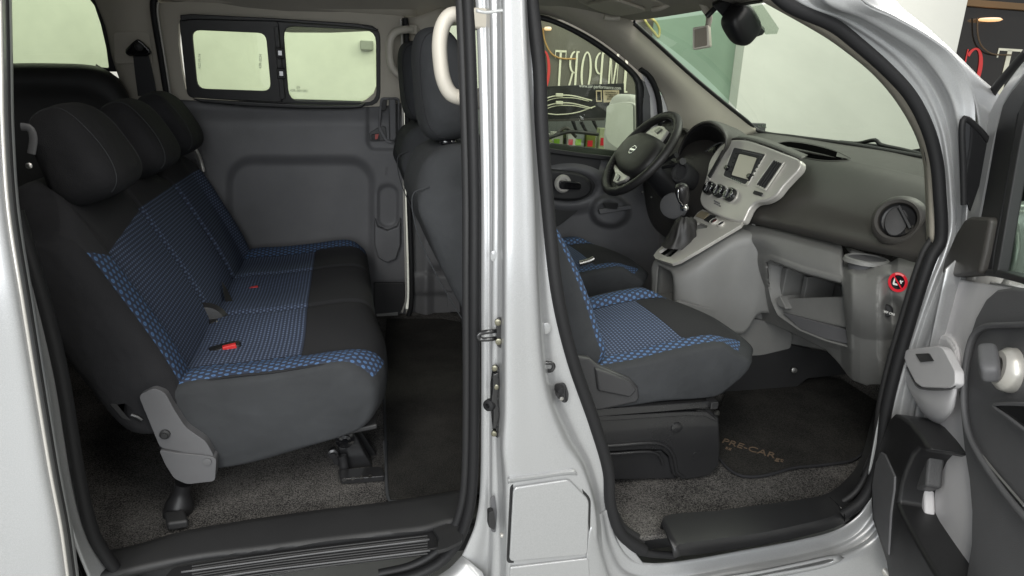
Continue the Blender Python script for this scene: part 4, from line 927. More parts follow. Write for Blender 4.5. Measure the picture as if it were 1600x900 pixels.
# ================================================================== SEATS
def loft_y(name, prof, ys, mats, parent, fn=None, uvf=None, fm=None, n=56, ends=.0, sub=0):
    """closed x-z profile carried across the seat; fn(p, y, s) bends each loop; ends are drawn in"""
    R = []
    base = resample([(x, 0, z) for x, z in prof], n, True)
    for y in ys:
        loop = []
        for k_, p in enumerate(base):
            q_ = Vector((p.x, y, p.z))
            if fn: q_ = fn(q_, y, k_/n)
            loop.append(q_)
        R.append(loop)
    if isinstance(uvf, tuple): uvf = arc_uv(R, uvf[0], uvf[1], len(R)//2)
    me = grid_mesh(name, R, closed_u=True, caps=2 if fm else True, fm=fm, uv=uvf)
    return link(name, me, mats, parent, smooth=180, sub=sub), base
def span(a, b, n, ends):
    """stations from a to b with tight ones at the rounded ends"""
    e = [ends*(1-cos(radians(t))) for t in (0, 25, 50, 70, 90)]
    core = [a+ends+(b-a-2*ends)*i/n for i in range(n+1)]
    return [a+v for v in e[:-1]]+core+[b-v for v in e[:-1]][::-1]
def shrink(p, y, a, b, r, c, amt):
    """draw a loop toward its centre c near the ends a, b"""
    d = min(y-a, b-y)
    if d >= r: return p
    k_ = 1-sqrt(max(0, 1-((r-d)/r)**2)); v = Vector((p.x-c[0], 0, p.z-c[1])); L = v.length
    return Vector((p.x, p.y, p.z))-v/L*min(L, amt*k_)

# ---- rear bench
rb = empty('rear_bench', (0, 0, 0), van); tag(rb, 'three place rear bench in black and blue dotted cloth')
CY0, CY1 = -.590, .56
cprof = [(-.645, .640), (-.62, .700), (-.58, .722), (-.48, .728), (-.36, .738), (-.26, .748), (-.205, .742), (-.178, .715), (-.172, .680), (-.182, .630), (-.215, .595), (-.34, .560), (-.49, .530), (-.60, .535), (-.64, .58)]
M['bench_cushion'] = dotfabric('bench_cushion_cloth', black=(0.0, .27, .545-.012, .30-.0, .012), bolster=(-.02, .47))
# black insert covers u in [-.5,.5], v (x+.645) from .285
M['bench_cushion'] = dotfabric('bench_cushion_cloth2', black=(-.01, .285+.4, .49, .4, .014), bolster=(-.01, .475))
def cfn(p, y, s):
    top = sstep(.66, .73, p.z); front = sstep(-.5, -.2, p.x)
    dz = 0
    for g in (-.135, .235): dz -= .010*math.exp(-((y-g)/.010)**2)            # joints between the places
    bol = sstep(-.475, -.54, y)*1.0+sstep(.45, .52, y)
    dz += .012*bol*(1-sstep(-.24, -.19, p.x))
    for c_ in (-.345, .05, .39): dz -= .008*math.exp(-((y-c_)/.10)**2)*(1-front)
    q_ = Vector((p.x, p.y, p.z+dz*top))
    q_.x += -.010*front*sstep(.56, .7, p.z)+.016*math.exp(-((y+.38)/.17)**2)*front*sstep(.56, .7, p.z)-.02*sstep(-.5, -.59, y)*front
    return shrink(q_, y, CY0, CY1, .028, (-.42, .64), .020)
ys = span(CY0, CY1, 110, .035)
topseg = lambda i, j, nn=72: 0
def cfm(i, j):
    # black cloth below the piping line: front face, sides and base
    return 1 if (j > 72*.437 or j < 72*.03) or i < 2 or i > len(ys)-4 else 0
_rs = resample([(x, 0, z) for x, z in cprof], 72, True); JC = min(range(36), key=lambda k: abs(_rs[k].x+.48)+abs(_rs[k].z-.728)); BASEC = _rs[JC].x+.645
c_, _b = loft_y('seat_cushion', cprof, ys, [M['bench_cushion'], M['fabric'], M['fabric']], rb, fn=cfn, uvf=(JC, BASEC), fm=cfm, n=72)
tube('cushion_piping', [cfn(Vector((x, CY0+.014, z)), CY0+.014, 0)+Vector((0, -.004, .004)) for x, z in ((-.60, .702), (-.52, .722), (-.40, .730), (-.28, .738), (-.21, .728))], .0028, M['fabricd'], rb, n=40, res=6)
prism('cushion_base', [(-.60, -.575, .545), (-.20, -.57, .60), (-.20, .50, .60), (-.60, .50, .545)], (0, 0, -.012), M['blackm'], rb, bevel=.004)

# ---- bench backrests, leaning back; local frame: s up along the back, t outward (towards the front)
BO = Vector((-.598, 0, .675)); BA = radians(25); BU = Vector((-sin(BA), 0, cos(BA))); BN = Vector((cos(BA), 0, sin(BA)))
bprof = [(.0, .0), (.02, .012), (.12, .020), (.26, .016), (.40, .008), (.470, -.004), (.500, -.035), (.500, -.075), (.475, -.105), (.30, -.118), (.10, -.118), (.0, -.105), (-.03, -.05)]
def backrest(y0, y1, bol, name, black_rows):
    prof = [((BO+BU*s+BN*t).x, (BO+BU*s+BN*t).z) for s, t in bprof]
    c0 = BO+BU*.25-BN*.05
    cy = (y0+y1)/2; hw = (y1-y0)/2
    def fn(p, y, s):
        rel = p-BO; ss = rel.dot(BU); tt = rel.dot(BN); fr = sstep(-.03, .005, tt)
        dt = 0
        dt += .018*sstep(-.45, -.51, y)*fr+.018*sstep(.46, .52, y)*fr
        for g in (-.135, .235): dt -= .012*math.exp(-((y-g)/.010)**2)*fr
        # shoulder line of the top drops to the sides
        ds = -.085*sstep(hw-.16, hw-.01, abs(y-cy))*sstep(.3, .5, ss)
        q_ = p+BN*dt+BU*ds
        d = min(y-y0, y1-y)
        RR = .04 if (y < -.4 or y > .45) else .014
        if d < RR:
            k_ = 1-sqrt(max(0, 1-((RR-d)/RR)**2)); r_ = q_-Vector((c0.x, y, c0.z)); n_ = r_.dot(BN)
            q_ = q_-BN*n_*.55*k_-BU*r_.dot(BU)*.05*k_
        return q_
    st_ = span(y0, y1, 60, .04)
    uvf = lambda c: (c.y, (c-BO).dot(BU))
    def fm(i, j): return 1 if i < (3 if y0 < -.4 else 0) or i > len(st_)-(5 if y1 > .4 else 1) or j > 72*.40 else 0
    loft_y(name, prof, st_, [M['bench_back'], M['fabricd'], M['fabricd']], rb, fn=fn, uvf=uvf, fm=fm, n=72)
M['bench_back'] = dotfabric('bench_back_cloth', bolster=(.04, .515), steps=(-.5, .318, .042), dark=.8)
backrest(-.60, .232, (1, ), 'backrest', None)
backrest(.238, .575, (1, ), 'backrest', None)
# head restraints
def headrest(cx, cy, cz, s, parent, mat, tilt, name='headrest', label=None):
    def fn(p):
        z = p.z; w_ = 1-.20*sstep(.0, 1, z)**2; return Vector((p.x*(1-.25*z)-.10*z*z+.02, p.y*w_, p.z))
    rt_ = Euler((0, radians(tilt), 0))
    o = pillow(name, (cx, cy, cz), s, mat, parent, rot=rt_, e=3.7, fn=fn, sub=1, res=12)
    for yy in (-.66, .66):
        tube('headrest_seam', pil_curve((cx, cy, cz), s, rt_, 3.7, fn, [(cos(a), yy, sin(a)) for a in [radians(-60+i*12) for i in range(21)]], .997), .0012, M['fabric'], parent, n=50, res=6)
    if label: tag(o, label)
    return o
for cy, dz, cxx in ((-.345, .005, 0), (.05, 0, 0), (.39, .01, 0)):
    h_ = headrest(-.775, cy, 1.157+dz, (.125, .265 if cy < 0 else .25, .200), rb, M['fabricd'], -22)
    tube('headrest_seam', [(h_.location.x, 0, 0)]*2, .0001, M['fabricd'], rb) if False else None
    for dy in (-.06, .06): tube('headrest_post', [(-.80, cy+dy, 1.12), (-.77, cy+dy, 1.03)], .006, M['chrome'], rb, n=6)
# bench recliner bracket, legs and buckles (near side)
BR = lambda l, y=-.612: [S(a, b, y=y) for a, b in l]
bk = empty('bench_hinge', (0, 0, 0), rb) if False else None
prism('hinge_cover', BR(rq([(216, 618), (240, 606), (258, 614), (272, 640), (290, 668), (322, 690), (336, 716), (250, 700)], 8)), (0, .03, 0), M['dgray'], rb, bevel=.006)
prism('hinge_cover', BR(rq([(248, 703), (276, 708), (320, 712), (338, 716), (336, 752), (292, 757), (272, 748), (258, 726)], 6), -.618), (0, .035, 0), M['dgray'], rb, bevel=.007)
lathe('bolt', [(0, 0), (.010, 0), (.010, .004), (.006, .006), (.006, .009), (0, .009)], S(258, 678, y=-.612), (0, -1, 0), M['blackm'], rb, res=20)
lathe('bolt', [(0, 0), (.008, 0), (.008, .003), (0, .004)], S(324, 721, y=-.618), (0, -1, 0), M['mgray'], rb, res=20)
tube('rear_foot', [S(287, 754, y=-.58), S(283, 775, y=-.58), S(278, 800, y=-.58), S(270, 826, y=-.58)], lambda t: .017+.012*sstep(.15, .5, t), M['black'], rb, n=20, flat=1.1)
prism('foot_pad', [S(a, b, z=.44) for a, b in [(258, 812), (290, 808), (296, 826), (262, 831)]], (0, 0, .02), M['blackm'], rb, bevel=.006)
tube('latch_pin', [S(205, 648, y=-.60), S(216, 652, y=-.60), S(222, 656, y=-.60)], .005, M['blackmetal'], rb, n=6)
prism('latch_strap', BR([(170, 632), (196, 628), (212, 640), (206, 660), (190, 655)], -.60), (0, .015, 0), M['blackm'], rb, bevel=.003)
# front leg
fl_ = empty('front_leg', (0, 0, 0), rb) if False else None
LG = lambda l, y=-.47: [S(a, b, y=y) for a, b in l]
prism('front_leg', LG([(524, 684), (528, 674), (540, 670), (552, 674), (558, 684), (572, 712), (588, 738), (586, 744), (548, 746), (536, 742), (530, 712)]), (0, .030, 0), M['blackmetal'], rb, bevel=.004)
lathe('pivot_bolt', [(0, 0), (.022, 0), (.022, .004), (.015, .006), (.015, .011), (.008, .013), (.008, .017), (0, .017)], S(539, 686, y=-.474), (0, -1, 0), M['gloss'], rb, res=22)
lathe('pivot_bolt', [(0, 0), (.012, 0), (.012, .006), (.007, .008), (.007, .014), (0, .014)], S(520, 708, y=-.49), (0, -1, 0), M['blackmetal'], rb, res=18)
prism('latch_arm', LG([(512, 706), (522, 700), (530, 712), (530, 730), (522, 726)], -.485), (0, .012, 0), M['blackmetal'], rb, bevel=.003)
tube('latch_lever', LG([(534, 712), (537, 724), (538, 742)], -.487), .011, M['black'], rb, n=10, flat=.7)
prism('side_brace', LG([(556, 664), (561, 668), (600, 730), (604, 744), (588, 744), (560, 690)], -.42), (0, .02, 0), M['blackmetal'], rb, bevel=.003)
tube('brace_pin', LG([(560, 663), (556, 672), (550, 678)], -.45), .004, M['steel'], rb, n=8)
prism('foot_plate', [S(a, b, z=.437) for a, b in rq([(528, 742), (596, 736), (602, 752), (532, 757)], 4)], (0, 0, .014), M['blackmetal'], rb, bevel=.005)
text('plate_mark', 'o-o-o-o', S(558, 746, z=.453), (1, .08, 0), (0, 1, .1), .022, M['steel'], rb)
tube('floor_edge', [S(600, 690, z=.437), S(604, 740, z=.437), S(606, 768, z=.437)], .003, M['mgray'], rb, n=10)
# buckles and recliner hinge between the places
lathe('recliner_hub', [(0, -.02), (.055, -.02), (.060, 0), (.050, .012), (.02, .016), (0, .016)], S(321, 508, y=-.155), (.1, -1, .1), M['black'], rb, res=30)
for a, b in ((307, 504), (272, 597)): lathe('bolt', [(0, 0), (.006, 0), (.005, .006), (0, .007)], S(a, b, y=-.19 if a > 290 else -.53), (.2, -1, .3), M['steel'], rb, res=12)
def buckle(px, py, y, red, rot):
    e = empty('seat_belt_buckle', (0, 0, 0), van)
    c_ = S(px, py, y=y)
    pillow('buckle_body', c_, (.075, .036, .030), M['black'], e, rot=rot, e=5)
    if red: box('release_button', c_+Vector((.012, -.012, .012)), (.030, .014, .014), M['redsoft'], e, rot=rot, bevel=.002)
    else:
        box('slot', c_+Vector((.0, -.013, .012)), (.034, .010, .010), M['steel'], e, rot=rot, bevel=.002)
    return e
tag(buckle(352, 548, -.36, True, Euler((0, radians(-8), radians(12)))), 'black buckle with a red button, nearest on the rear bench')
tag(buckle(350, 509, -.17, False, Euler((0, radians(10), radians(10)))), 'black buckle with a metal slot in the middle of the rear bench')
tag(buckle(390, 456, .12, True, Euler((0, radians(-8), radians(12)))), 'black buckle with a red button, farthest on the rear bench')
prism('belt_webbing', [S(367, 495, y=-.1), S(378, 500, y=-.1), S(362, 470, y=.02), S(352, 448, y=.05), S(346, 440, y=.05), S(352, 470, y=.0)], (0, .004, 0), M['belt'], rb, bevel=0)
tube('back_release_strap', [S(33, 198, y=-.50), S(46, 200, y=-.50), S(52, 215, y=-.50), S(49, 240, y=-.50)], .007, M['mgray'], rb, n=12, flat=.5)
lathe('bolt', [(0, 0), (.006, 0), (0, .006)], S(45, 259, y=-.52), (0, -1, 0), M['steel'], rb, res=10)
tube('back_frame_edge', [S(300, 225, y=.56), S(308, 238, y=.56), S(314, 252, y=.57), S(318, 268, y=.57)], .006, M['satin'], rb, n=12)

# ---- front passenger seat
M['front_cushion'] = dotfabric('front_cushion_cloth', black=(.0, .325+.4, .165, .4, .035), bolster=(.0, .165))
M['front_back'] = dotfabric('front_back_cloth', bolster=(.0, .185))
def front_seat(name, oy, ox, label, parent):
    e = empty(name, (0, 0, 0), parent); tag(e, label)
    A, C = -.245, .245
    prof = [(.235, .61), (.24, .665), (.30, .688), (.40, .702), (.50, .722), (.60, .736), (.68, .732), (.735, .716), (.762, .700), (.758, .684), (.735, .655), (.69, .630), (.62, .612), (.45, .606), (.28, .600)]
    def fn(p, y, s):
        top = sstep(.64, .69, p.z); a = abs(y)
        dz = .018*sstep(.15, .19, a)*(1-.9*sstep(.60, .72, p.x))-.010*math.exp(-((a-.165)/.007)**2)*(1-sstep(.6, .7, p.x))+.008*(1-(a/.2)**2)
        q_ = Vector((p.x-.055*sstep(.10, .245, a)**2*sstep(.60, .74, p.x)-.03*sstep(.0, .245, y)*sstep(.60, .74, p.x), p.y, p.z+dz*top))
        return shrink(q_, y, A, C, .020, (.48, .665), .016)
    st_ = span(A, C, 60, .035)
    _r2 = resample([(x, 0, z) for x, z in prof], 72, True); JF = min(range(36), key=lambda k: abs(_r2[k].x-.45)); BASEF = _r2[JF].x-.235
    def fm(i, j): return 1 if i < 3 or i > len(st_)-5 or j > 72*.47 or j < 72*.02 else 0
    o1, _ = loft_y('seat_cushion', prof, st_, [M['front_cushion'], M['fabric'], M['fabric']], e, fn=fn, uvf=(JF, BASEF), fm=fm, n=72)
    # backrest
    bp = [(.315, .690), (.285, .78), (.245, .88), (.190, .985), (.125, 1.085), (.065, 1.165), (.02, 1.195), (-.035, 1.195), (-.085, 1.165), (-.105, 1.10), (-.085, 1.02), (-.045, .92), (.01, .82), (.075, .73), (.15, .67), (.26, .65)]
    def bfn(p, y, s):
        a = abs(y); fr = 1 if s < .36 else 0
        nrm = Vector((.9, 0, .42))
        q_ = p+nrm*(.030*sstep(.13, .19, a))*sstep(.0, .03, s)*(1-sstep(.26, .40, s)) if s < .5 else p.copy()
        q_ = q_-Vector((0, 0, .07))*sstep(.12, .24, a)*sstep(1.0, 1.2, p.z)
        wid = 1-.10*sstep(1.0, 1.2, p.z); q_.y *= wid
        c_ = Vector((.13-.27*(p.z-.78)*.9, 0, p.z))
        d = .245-a
        if d < .045:
            k_ = 1-sqrt(max(0, 1-((.045-d)/.045)**2)); q_.x += (c_.x-q_.x)*.5*k_; q_.z += (.93-q_.z)*.04*k_
        return q_
    st2 = span(A, C, 50, .045)
    def fm2(i, j):
        return 1 if j > 80*.345 or j < 1 or (j > 80*.27 and (i < 4 or i > len(st2)-6)) or i < 2 or i > len(st2)-4 else 0
    BU2 = Vector((-.42, 0, .9)).normalized()
    o2, _ = loft_y('backrest', bp, st2, [M['front_back'], M['fabric'], M['fabric']], e, fn=bfn, uvf=(9, .6), fm=fm2, n=80)
    # stitched welt on the rear of the back
    tube('back_seam', [Vector((-.083, -.19, 1.12)), Vector((-.115, -.17, 1.10)), Vector((-.105, -.17, 1.02)), Vector((-.062, -.17, .92)), Vector((-.006, -.17, .82))], .0014, M['fabric'], e, n=30, res=6)
    def hf(p):
        z = p.z; return Vector((p.x*(1-.18*z)-.12*z*z+.05, p.y*(1-.14*sstep(0, 1, z)), p.z))
    pillow('headrest', (-.035, 0, 1.322), (.125, .27, .245), M['fabric'], e, rot=Euler((0, radians(-10), 0)), e=3.0, fn=hf, res=12)
    for yy in (-.72, .72): tube('headrest_seam', pil_curve((-.035, 0, 1.322), (.125, .27, .245), Euler((0, radians(-10), 0)), 3.0, hf, [(-cos(a), yy, sin(a)) for a in [radians(-75+i*12) for i in range(20)]], .998), .0016, M['fabricd'], e, n=50, res=6)
    for dy in (-.06, .06):
        pst = tube('headrest_post', [(-.03, dy, 1.25), (-.022, dy, 1.18)], .0065, M['chrome'], e, n=6)
        pillow('post_guide', (-.026, dy, 1.200), (.036, .034, .018), M['gloss'], e, e=3)
    # side valance and recliner
    def sp(l, y=-.258): return [Vector((q_.x-PXO, y, q_.z)) for q_ in [S(a, b, y=-.345+y) for a, b in l]]
    prism('side_valance', sp([(900, 556), (922, 560), (935, 572), (960, 582), (985, 592), (998, 606), (1000, 622), (996, 630), (940, 642), (900, 646), (894, 600)]), (0, .03, 0), M['seatplast'], e, bevel=.008)
    prism('recliner_cover', sp([(930, 575), (955, 584), (985, 597), (996, 610), (985, 622), (935, 612)], -.266), (0, .02, 0), M['seatplast'], e, bevel=.006)
    prism('slide_rail', sp([(900, 642), (1112, 627), (1118, 630), (1118, 636), (1040, 643), (900, 654)], -.25), (0, .035, 0), M['blackmetal'], e, bevel=.002)
    box('rail_end', sp([(1112, 630)], -.25)[0], (.02, .03, .018), M['blackmetal'], e, bevel=.002)
    tube('front_bar', sp([(1000, 634), (1060, 630), (1094, 622), (1112, 604)], -.20), .005, M['blackmetal'], e, n=20)
    prism('seat_base', sp([(880, 650), (1075, 640), (1108, 640), (1124, 652), (1126, 700), (1124, 728), (1110, 744), (1075, 750), (1052, 744), (1048, 728), (1046, 714), (1034, 704), (1000, 704), (880, 712)], -.235), (0, .40, 0), M['blackmetal'], e, bevel=.006)
    prism('base_flange', sp([(880, 654), (1072, 643), (1104, 643), (1118, 653), (1122, 660), (1100, 651), (1072, 650), (880, 662)], -.242), (0, .012, 0), M['blackmetal'], e, bevel=.002)
    prism('base_panel', sp([(880, 712), (1034, 704), (1046, 716), (1050, 738), (1058, 748), (960, 750), (880, 752)], -.225), (0, .30, 0), M['black'], e, bevel=.004)
    tube('base_bead', sp([(880, 700), (960, 696), (1020, 692), (1040, 697), (1052, 712), (1058, 738), (1068, 746)], -.237), .005, M['blackmetal'], e, n=40)
    tube('base_bead', sp([(880, 712), (960, 709), (1015, 706), (1030, 712), (1036, 726)], -.237), .004, M['blackmetal'], e, n=40)
    lathe('bolt_head', [(0, 0), (.014, 0), (.014, .003), (.011, .004), (0, .003)], sp([(1057, 668)], -.235)[0], (0, -1, 0), M['blackmetal'], e, res=22)
    lathe('bolt_head', [(0, 0), (.012, 0), (.012, .002), (0, .002)], sp([(1089, 712)], -.235)[0], (0, -1, 0), M['blackmetal'], e, res=22)
    lathe('bolt_head', [(0, 0), (.006, 0), (.006, .008), (0, .010)], sp([(1118, 645)], -.24)[0], (.5, -1, .4), M['steel'], e, res=12)
    return e
PXO = 0.0
ps = front_seat('front_seat', 0, 0, 'near front seat with black and blue dotted cushion and black backrest', van)
ps.location = (0, -.345, 0)
# the driver seat is the same seat, copied with its parts
def dup(root, loc, label):
    r = root.copy(); COL.objects.link(r); r.location = loc; r['label'] = label
    for ch in list(root.children):
        c_ = ch.copy(); COL.objects.link(c_); c_.parent = r
    return r
dup(ps, (.02, .345, 0), 'far driver seat in black and blue cloth')
# driver arm rest lever / belt stalk
tube('hand_brake', [S(905, 412, y=.07), S(920, 408, y=.07), S(928, 404, y=.07)], .009, M['steel'], van, n=10)
for pa in ([S(716, 378, y=-.12), S(722, 420, y=-.12), S(726, 470, y=-.12), S(730, 510, y=-.12)],):
    tube('belt_stalk', pa, .016, M['blackm'], van, n=12)

# ---- mats lie loose on the carpet
rmz = .438
rmat = prism('floor_mat', [S(a, b, z=rmz) for a, b in [(604, 500), (690, 500), (800, 520), (860, 600), (830, 762), (728, 773), (660, 779), (622, 784), (607, 782), (606, 740), (602, 690), (598, 600)]], (0, 0, .007), M['mat'], None, bevel=.003)
tag(rmat, 'black cloth mat on the floor in front of the rear bench', 'floor mat')
tube('mat_binding', [S(a, b, z=rmz+.006) for a, b in [(600, 620), (603, 690), (607, 782), (622, 784), (660, 779), (728, 773), (790, 767)]], .004, M['fabric'], rmat, n=40)
fmt = [S(a, b, z=.379) for a, b in [(1100, 690), (1127, 724), (1141, 738), (1156, 746), (1175, 748), (1200, 745), (1240, 734), (1290, 729), (1336, 720), (1368, 680), (1385, 600), (1330, 598), (1262, 585), (1200, 560), (1140, 600)]]
fmat = prism('floor_mat', fmt, (0, 0, .007), M['mat'], None, bevel=.003)
tag(fmat, 'black mat with tan lettering in the front passenger footwell', 'floor mat')
tube('mat_binding', [p+Vector((0, 0, .006)) for p in fmt[:10]], .004, M['fabricd'], fmat, n=60)
M['tan'] = pm('tan_embroidery', (.115, .08, .052), .8, bump=.6, bscale=900)
a_ = S(1128, 688, z=.388); b_2 = S(1212, 713, z=.388); dx_ = (b_2-a_)
text('mat_lettering', 'PRE-CAR', (a_+b_2)/2, dx_, Vector((-dx_.y, dx_.x, 0)), .042, M['tan'], fmat, squash=dx_.length/.042/3.95)
text('mat_lettering', 'gt', S(1218, 718, z=.388), dx_, Vector((-dx_.y, dx_.x, 0)), .028, M['tan'], fmat)
text('mat_lettering', 'SE', S(1138, 701, z=.388), dx_, Vector((-dx_.y, dx_.x, 0)), .018, M['tan'], fmat)
# ================================================================== DASHBOARD
db = empty('dashboard', (0, 0, 0), van)
X = lambda l, x: [S(a, b, x=x) for a, b in l]
def yx(px, py, y, x=None): return S(px, py, y=y)
# scuttle shelf under the windscreen and the dash top; rows run from the far side to the near side
def drow(l): return [S(a, b, x=x) for a, b, x in l]
E_ = Vector
def nearend(rows): return rows
top_rows = [
 [E_((1.46, .66, 1.165))]+drow([(1186, 206, 1.44), (1240, 213, 1.44), (1320, 226, 1.44), (1400, 238, 1.44), (1452, 249, 1.44)])+[E_((1.44, -.72, 1.17))],
 [E_((1.30, .66, 1.18))]+drow([(1150, 211, 1.32), (1215, 218, 1.32), (1300, 231, 1.32), (1380, 246, 1.32), (1452, 262, 1.32)])+[E_((1.30, -.72, 1.185))],
 [E_((1.15, .66, 1.18))]+drow([(1120, 222, 1.17), (1190, 228, 1.18), (1260, 238, 1.19), (1350, 258, 1.20), (1452, 281, 1.20)])+[E_((1.18, -.74, 1.165))],
]
_up = skin('upper_pad', top_rows, M['dash'], db, n=50, m=24, smooth=180, thick=.006)
# passenger side face: from the crest down to the lower edge
fr = [
 drow([(1236, 236, 1.20), (1300, 246, 1.20), (1375, 262, 1.20), (1420, 273, 1.20), (1454, 281, 1.20)]),
 drow([(1240, 254, 1.15), (1300, 262, 1.14), (1370, 276, 1.13), (1420, 288, 1.13), (1456, 296, 1.13)]),
 drow([(1222, 278, 1.08), (1290, 290, 1.07), (1360, 306, 1.06), (1410, 316, 1.06), (1456, 322, 1.06)]),
 drow([(1200, 304, 1.02), (1270, 317, 1.01), (1350, 338, 1.01), (1400, 350, 1.01), (1452, 356, 1.01)]),
 drow([(1182, 322, .985), (1260, 340, .985), (1340, 361, .99), (1400, 376, .99), (1450, 384, .99)]),
 drow([(1168, 338, .965), (1250, 357, .965), (1340, 378, .97), (1400, 391, .975), (1440, 400, .98)]),
 drow([(1164, 346, .98), (1250, 366, .98), (1340, 388, .985), (1400, 400, .99), (1434, 410, .995)]),
]
_gf = skin('glovebox_face', fr, M['dash'], db, n=60, m=50, smooth=180, thick=.005)
# airbag seam and crease lines
_tu, _tg = bvh(_up), bvh(_gf)
def lay(l, lift=.001):
    pts = resample([Vector((a, b, 0)) for a, b in l], 50); out = []
    for p in pts:
        h = [q for q in (on(_tu, p.x, p.y, lift), on(_tg, p.x, p.y, lift)) if q is not None]
        if h: out.append(min(h, key=lambda q: (q-CAM).length))
    return out
def seam(l, r=.0012, mat='void'): return tube('panel_seam', lay(l, .0002), r, M[mat], db, n=70, res=6)
seam([(1256, 262), (1238, 276), (1219, 297), (1217, 304), (1260, 316), (1310, 329), (1352, 340), (1362, 337), (1378, 322), (1400, 310), (1446, 302)])
seam([(1262, 240), (1310, 249), (1380, 265), (1450, 284)], .0010)
_s1 = lay([(1212, 225), (1232, 223), (1264, 227), (1302, 237), (1328, 249)], .0015); _s2 = lay([(1213, 227), (1230, 238), (1260, 247), (1292, 251.5), (1327, 251)], .0015)
_rows = []
for k_ in range(7):
    t_ = k_/6; _rows.append(lay([(1212*(1-t_)+1213*t_, 225+2*t_), (1232*(1-t_)+1230*t_, 223*(1-t_)+238*t_), (1264*(1-t_)+1260*t_, 227*(1-t_)+247*t_), (1302*(1-t_)+1292*t_, 237*(1-t_)+251.5*t_), (1328*(1-t_)+1327*t_, 249*(1-t_)+251*t_)], .003))
_nn = min(len(r) for r in _rows); link('storage_slot', grid_mesh('storage_slot', [r[:_nn] for r in _rows]), M['void'], db, smooth=180, thick=.0006)  # the slot's dark inside is a thin black sheet laid on the pad
tube('slot_rim', lay([(1212, 224.5), (1232, 222), (1264, 226), (1302, 236), (1330, 249.5)], .002)+lay([(1328, 252.5), (1292, 253), (1260, 248), (1230, 239), (1213, 227)], .002), .0025, M['dash'], db, closed=True, n=80, res=8)
# round air vent near the door
va = SPL(1405, 346, S(1405, 346, x=1.0), (1, 0, 0)); vn = Vector((-.80, -.50, .30)).normalized()
av = empty('air_vent', (0, 0, 0), van); tag(av, 'round air vent at the door end of the dashboard')
lathe('vent_ring', [(.034, -.04), (.038, -.008), (.041, .006), (.047, .011), (.053, .006), (.058, -.004), (.062, -.02)], va+vn*.014, vn, M['dash'], av, res=48)
lathe('vent_bowl', [(.0, -.030), (.028, -.028), (.037, -.010), (.038, 0), (.035, -.006), (.0, -.024)], va+vn*.016, vn, M['black'], av, res=40)
xx_, yy_, zz_ = basis(vn)
lv = Matrix.Rotation(radians(38), 3, vn)
lathe('vent_flap', [(0, .004), (.034, .0), (.036, -.003), (.034, -.006), (0, -.004)], va+vn*.013-lv@xx_*.004, (vn+lv@xx_*.30).normalized(), M['blackm'], av, res=36, sx=.66)
prism('flap_lip', [va+vn*.020+(lv@yy_)*a+(lv@xx_)*(.013-.22*a*a*40*.05) for a in (-.03, -.015, 0, .015, .03)]+[va+vn*.020+(lv@yy_)*a+(lv@xx_)*(.019-.22*a*a*2) for a in (.03, .015, 0, -.015, -.03)], -vn*.012, M['blackm'], av, bevel=.001)
# ------------------------------------------------------------------ lower dash, grey, with its open shelf
low = empty('lower_dashboard', (0, 0, 0), van)
SHELF = [(1197, 409), (1205, 405), (1255, 424), (1318, 441), (1324, 500), (1327, 542), (1290, 532), (1250, 516), (1216, 492), (1206, 470), (1199, 436)]
def sdpoly(px, py, P):
    d = 1e9; ins = False; n = len(P)
    for i in range(n):
        (ax, ay), (bx, by) = P[i], P[(i+1) % n]
        ex, ey = bx-ax, by-ay; t = max(0, min(1, ((px-ax)*ex+(py-ay)*ey)/(ex*ex+ey*ey)))
        d = min(d, hypot(px-ax-t*ex, py-ay-t*ey))
        if (ay > py) != (by > py) and px < (bx-ax)*(py-ay)/(by-ay)+ax: ins = not ins
    return -d if ins else d
def topedge(px): return interp([(1100, 338), (1158, 350), (1200, 356), (1250, 368), (1300, 379), (1314, 384), (1318, 404), (1324, 411), (1338, 417), (1354, 419), (1374, 417), (1392, 411), (1404, 404), (1440, 411), (1450, 420)], px)
def botedge(px): return interp([(1030, 470), (1110, 492), (1160, 495), (1205, 505), (1240, 520), (1290, 545), (1310, 565), (1330, 585), (1345, 594), (1385, 602), (1395, 600)], px)
def lowx(px, py):
    t = (py-topedge(px))/(botedge(px)-topedge(px))
    x = .965+.03*sstep(1158, 1400, px)
    x -= .040*sin(pi*min(1, max(0, t*1.6)))*(1-sstep(.55, 1, t))          # rounded brow
    x += .06*max(0, (t-.45)/.55)**2                                            # tucks under
    x += .03*sstep(.10, -.02, t)
    x += .05*sstep(1225, 1160, px)*sstep(.12, .3, t)
    x -= .050*sstep(1314, 1334, px)*(1-sstep(1372, 1396, px))*(1-.5*t*t)   # cup holder column
    d = sdpoly(px, py, SHELF)
    x -= .004*sstep(9, 3, d)
    x += .24*sstep(-1.0, -5.0, d)
    d2 = sdbox(px, py, 1396, 500, 24, 68, 18)
    x += .004*sstep(1.5, -1, d2)
    d3 = hypot((px-1394)/22, (py-482)/26)
    x += .020*sstep(1.0, .3, d3)
    return x
def lowpos(u, v):
    px = 1157+(1440-1157)*u; a = topedge(px); b = botedge(px)
    px2 = px-(45*v*v*sstep(.5, 1, u))                                       # near edge leans back along the seal
    py = a+(b-a)*v
    return px2, py
R = []
for i in range(150):
    r = []
    for j in range(190):
        px, py = lowpos(j/189, i/149); r.append(S(px, py, x=lowx(px, py)))
    R.append(r)
link('grey_fascia', grid_mesh('grey_fascia', R), M['gray'], low, smooth=70, thick=.004)
_ln = [Vector((.982, p.y, p.z)) for p in [S(a, b, x=.985) for a, b in SHELF]]
skin('shelf_liner', [_ln, [Vector((1.18, p.y, p.z+.01)) for p in _ln]], M['gray'], low, n=90, closed=True, lin=True, thick=.004, smooth=40)
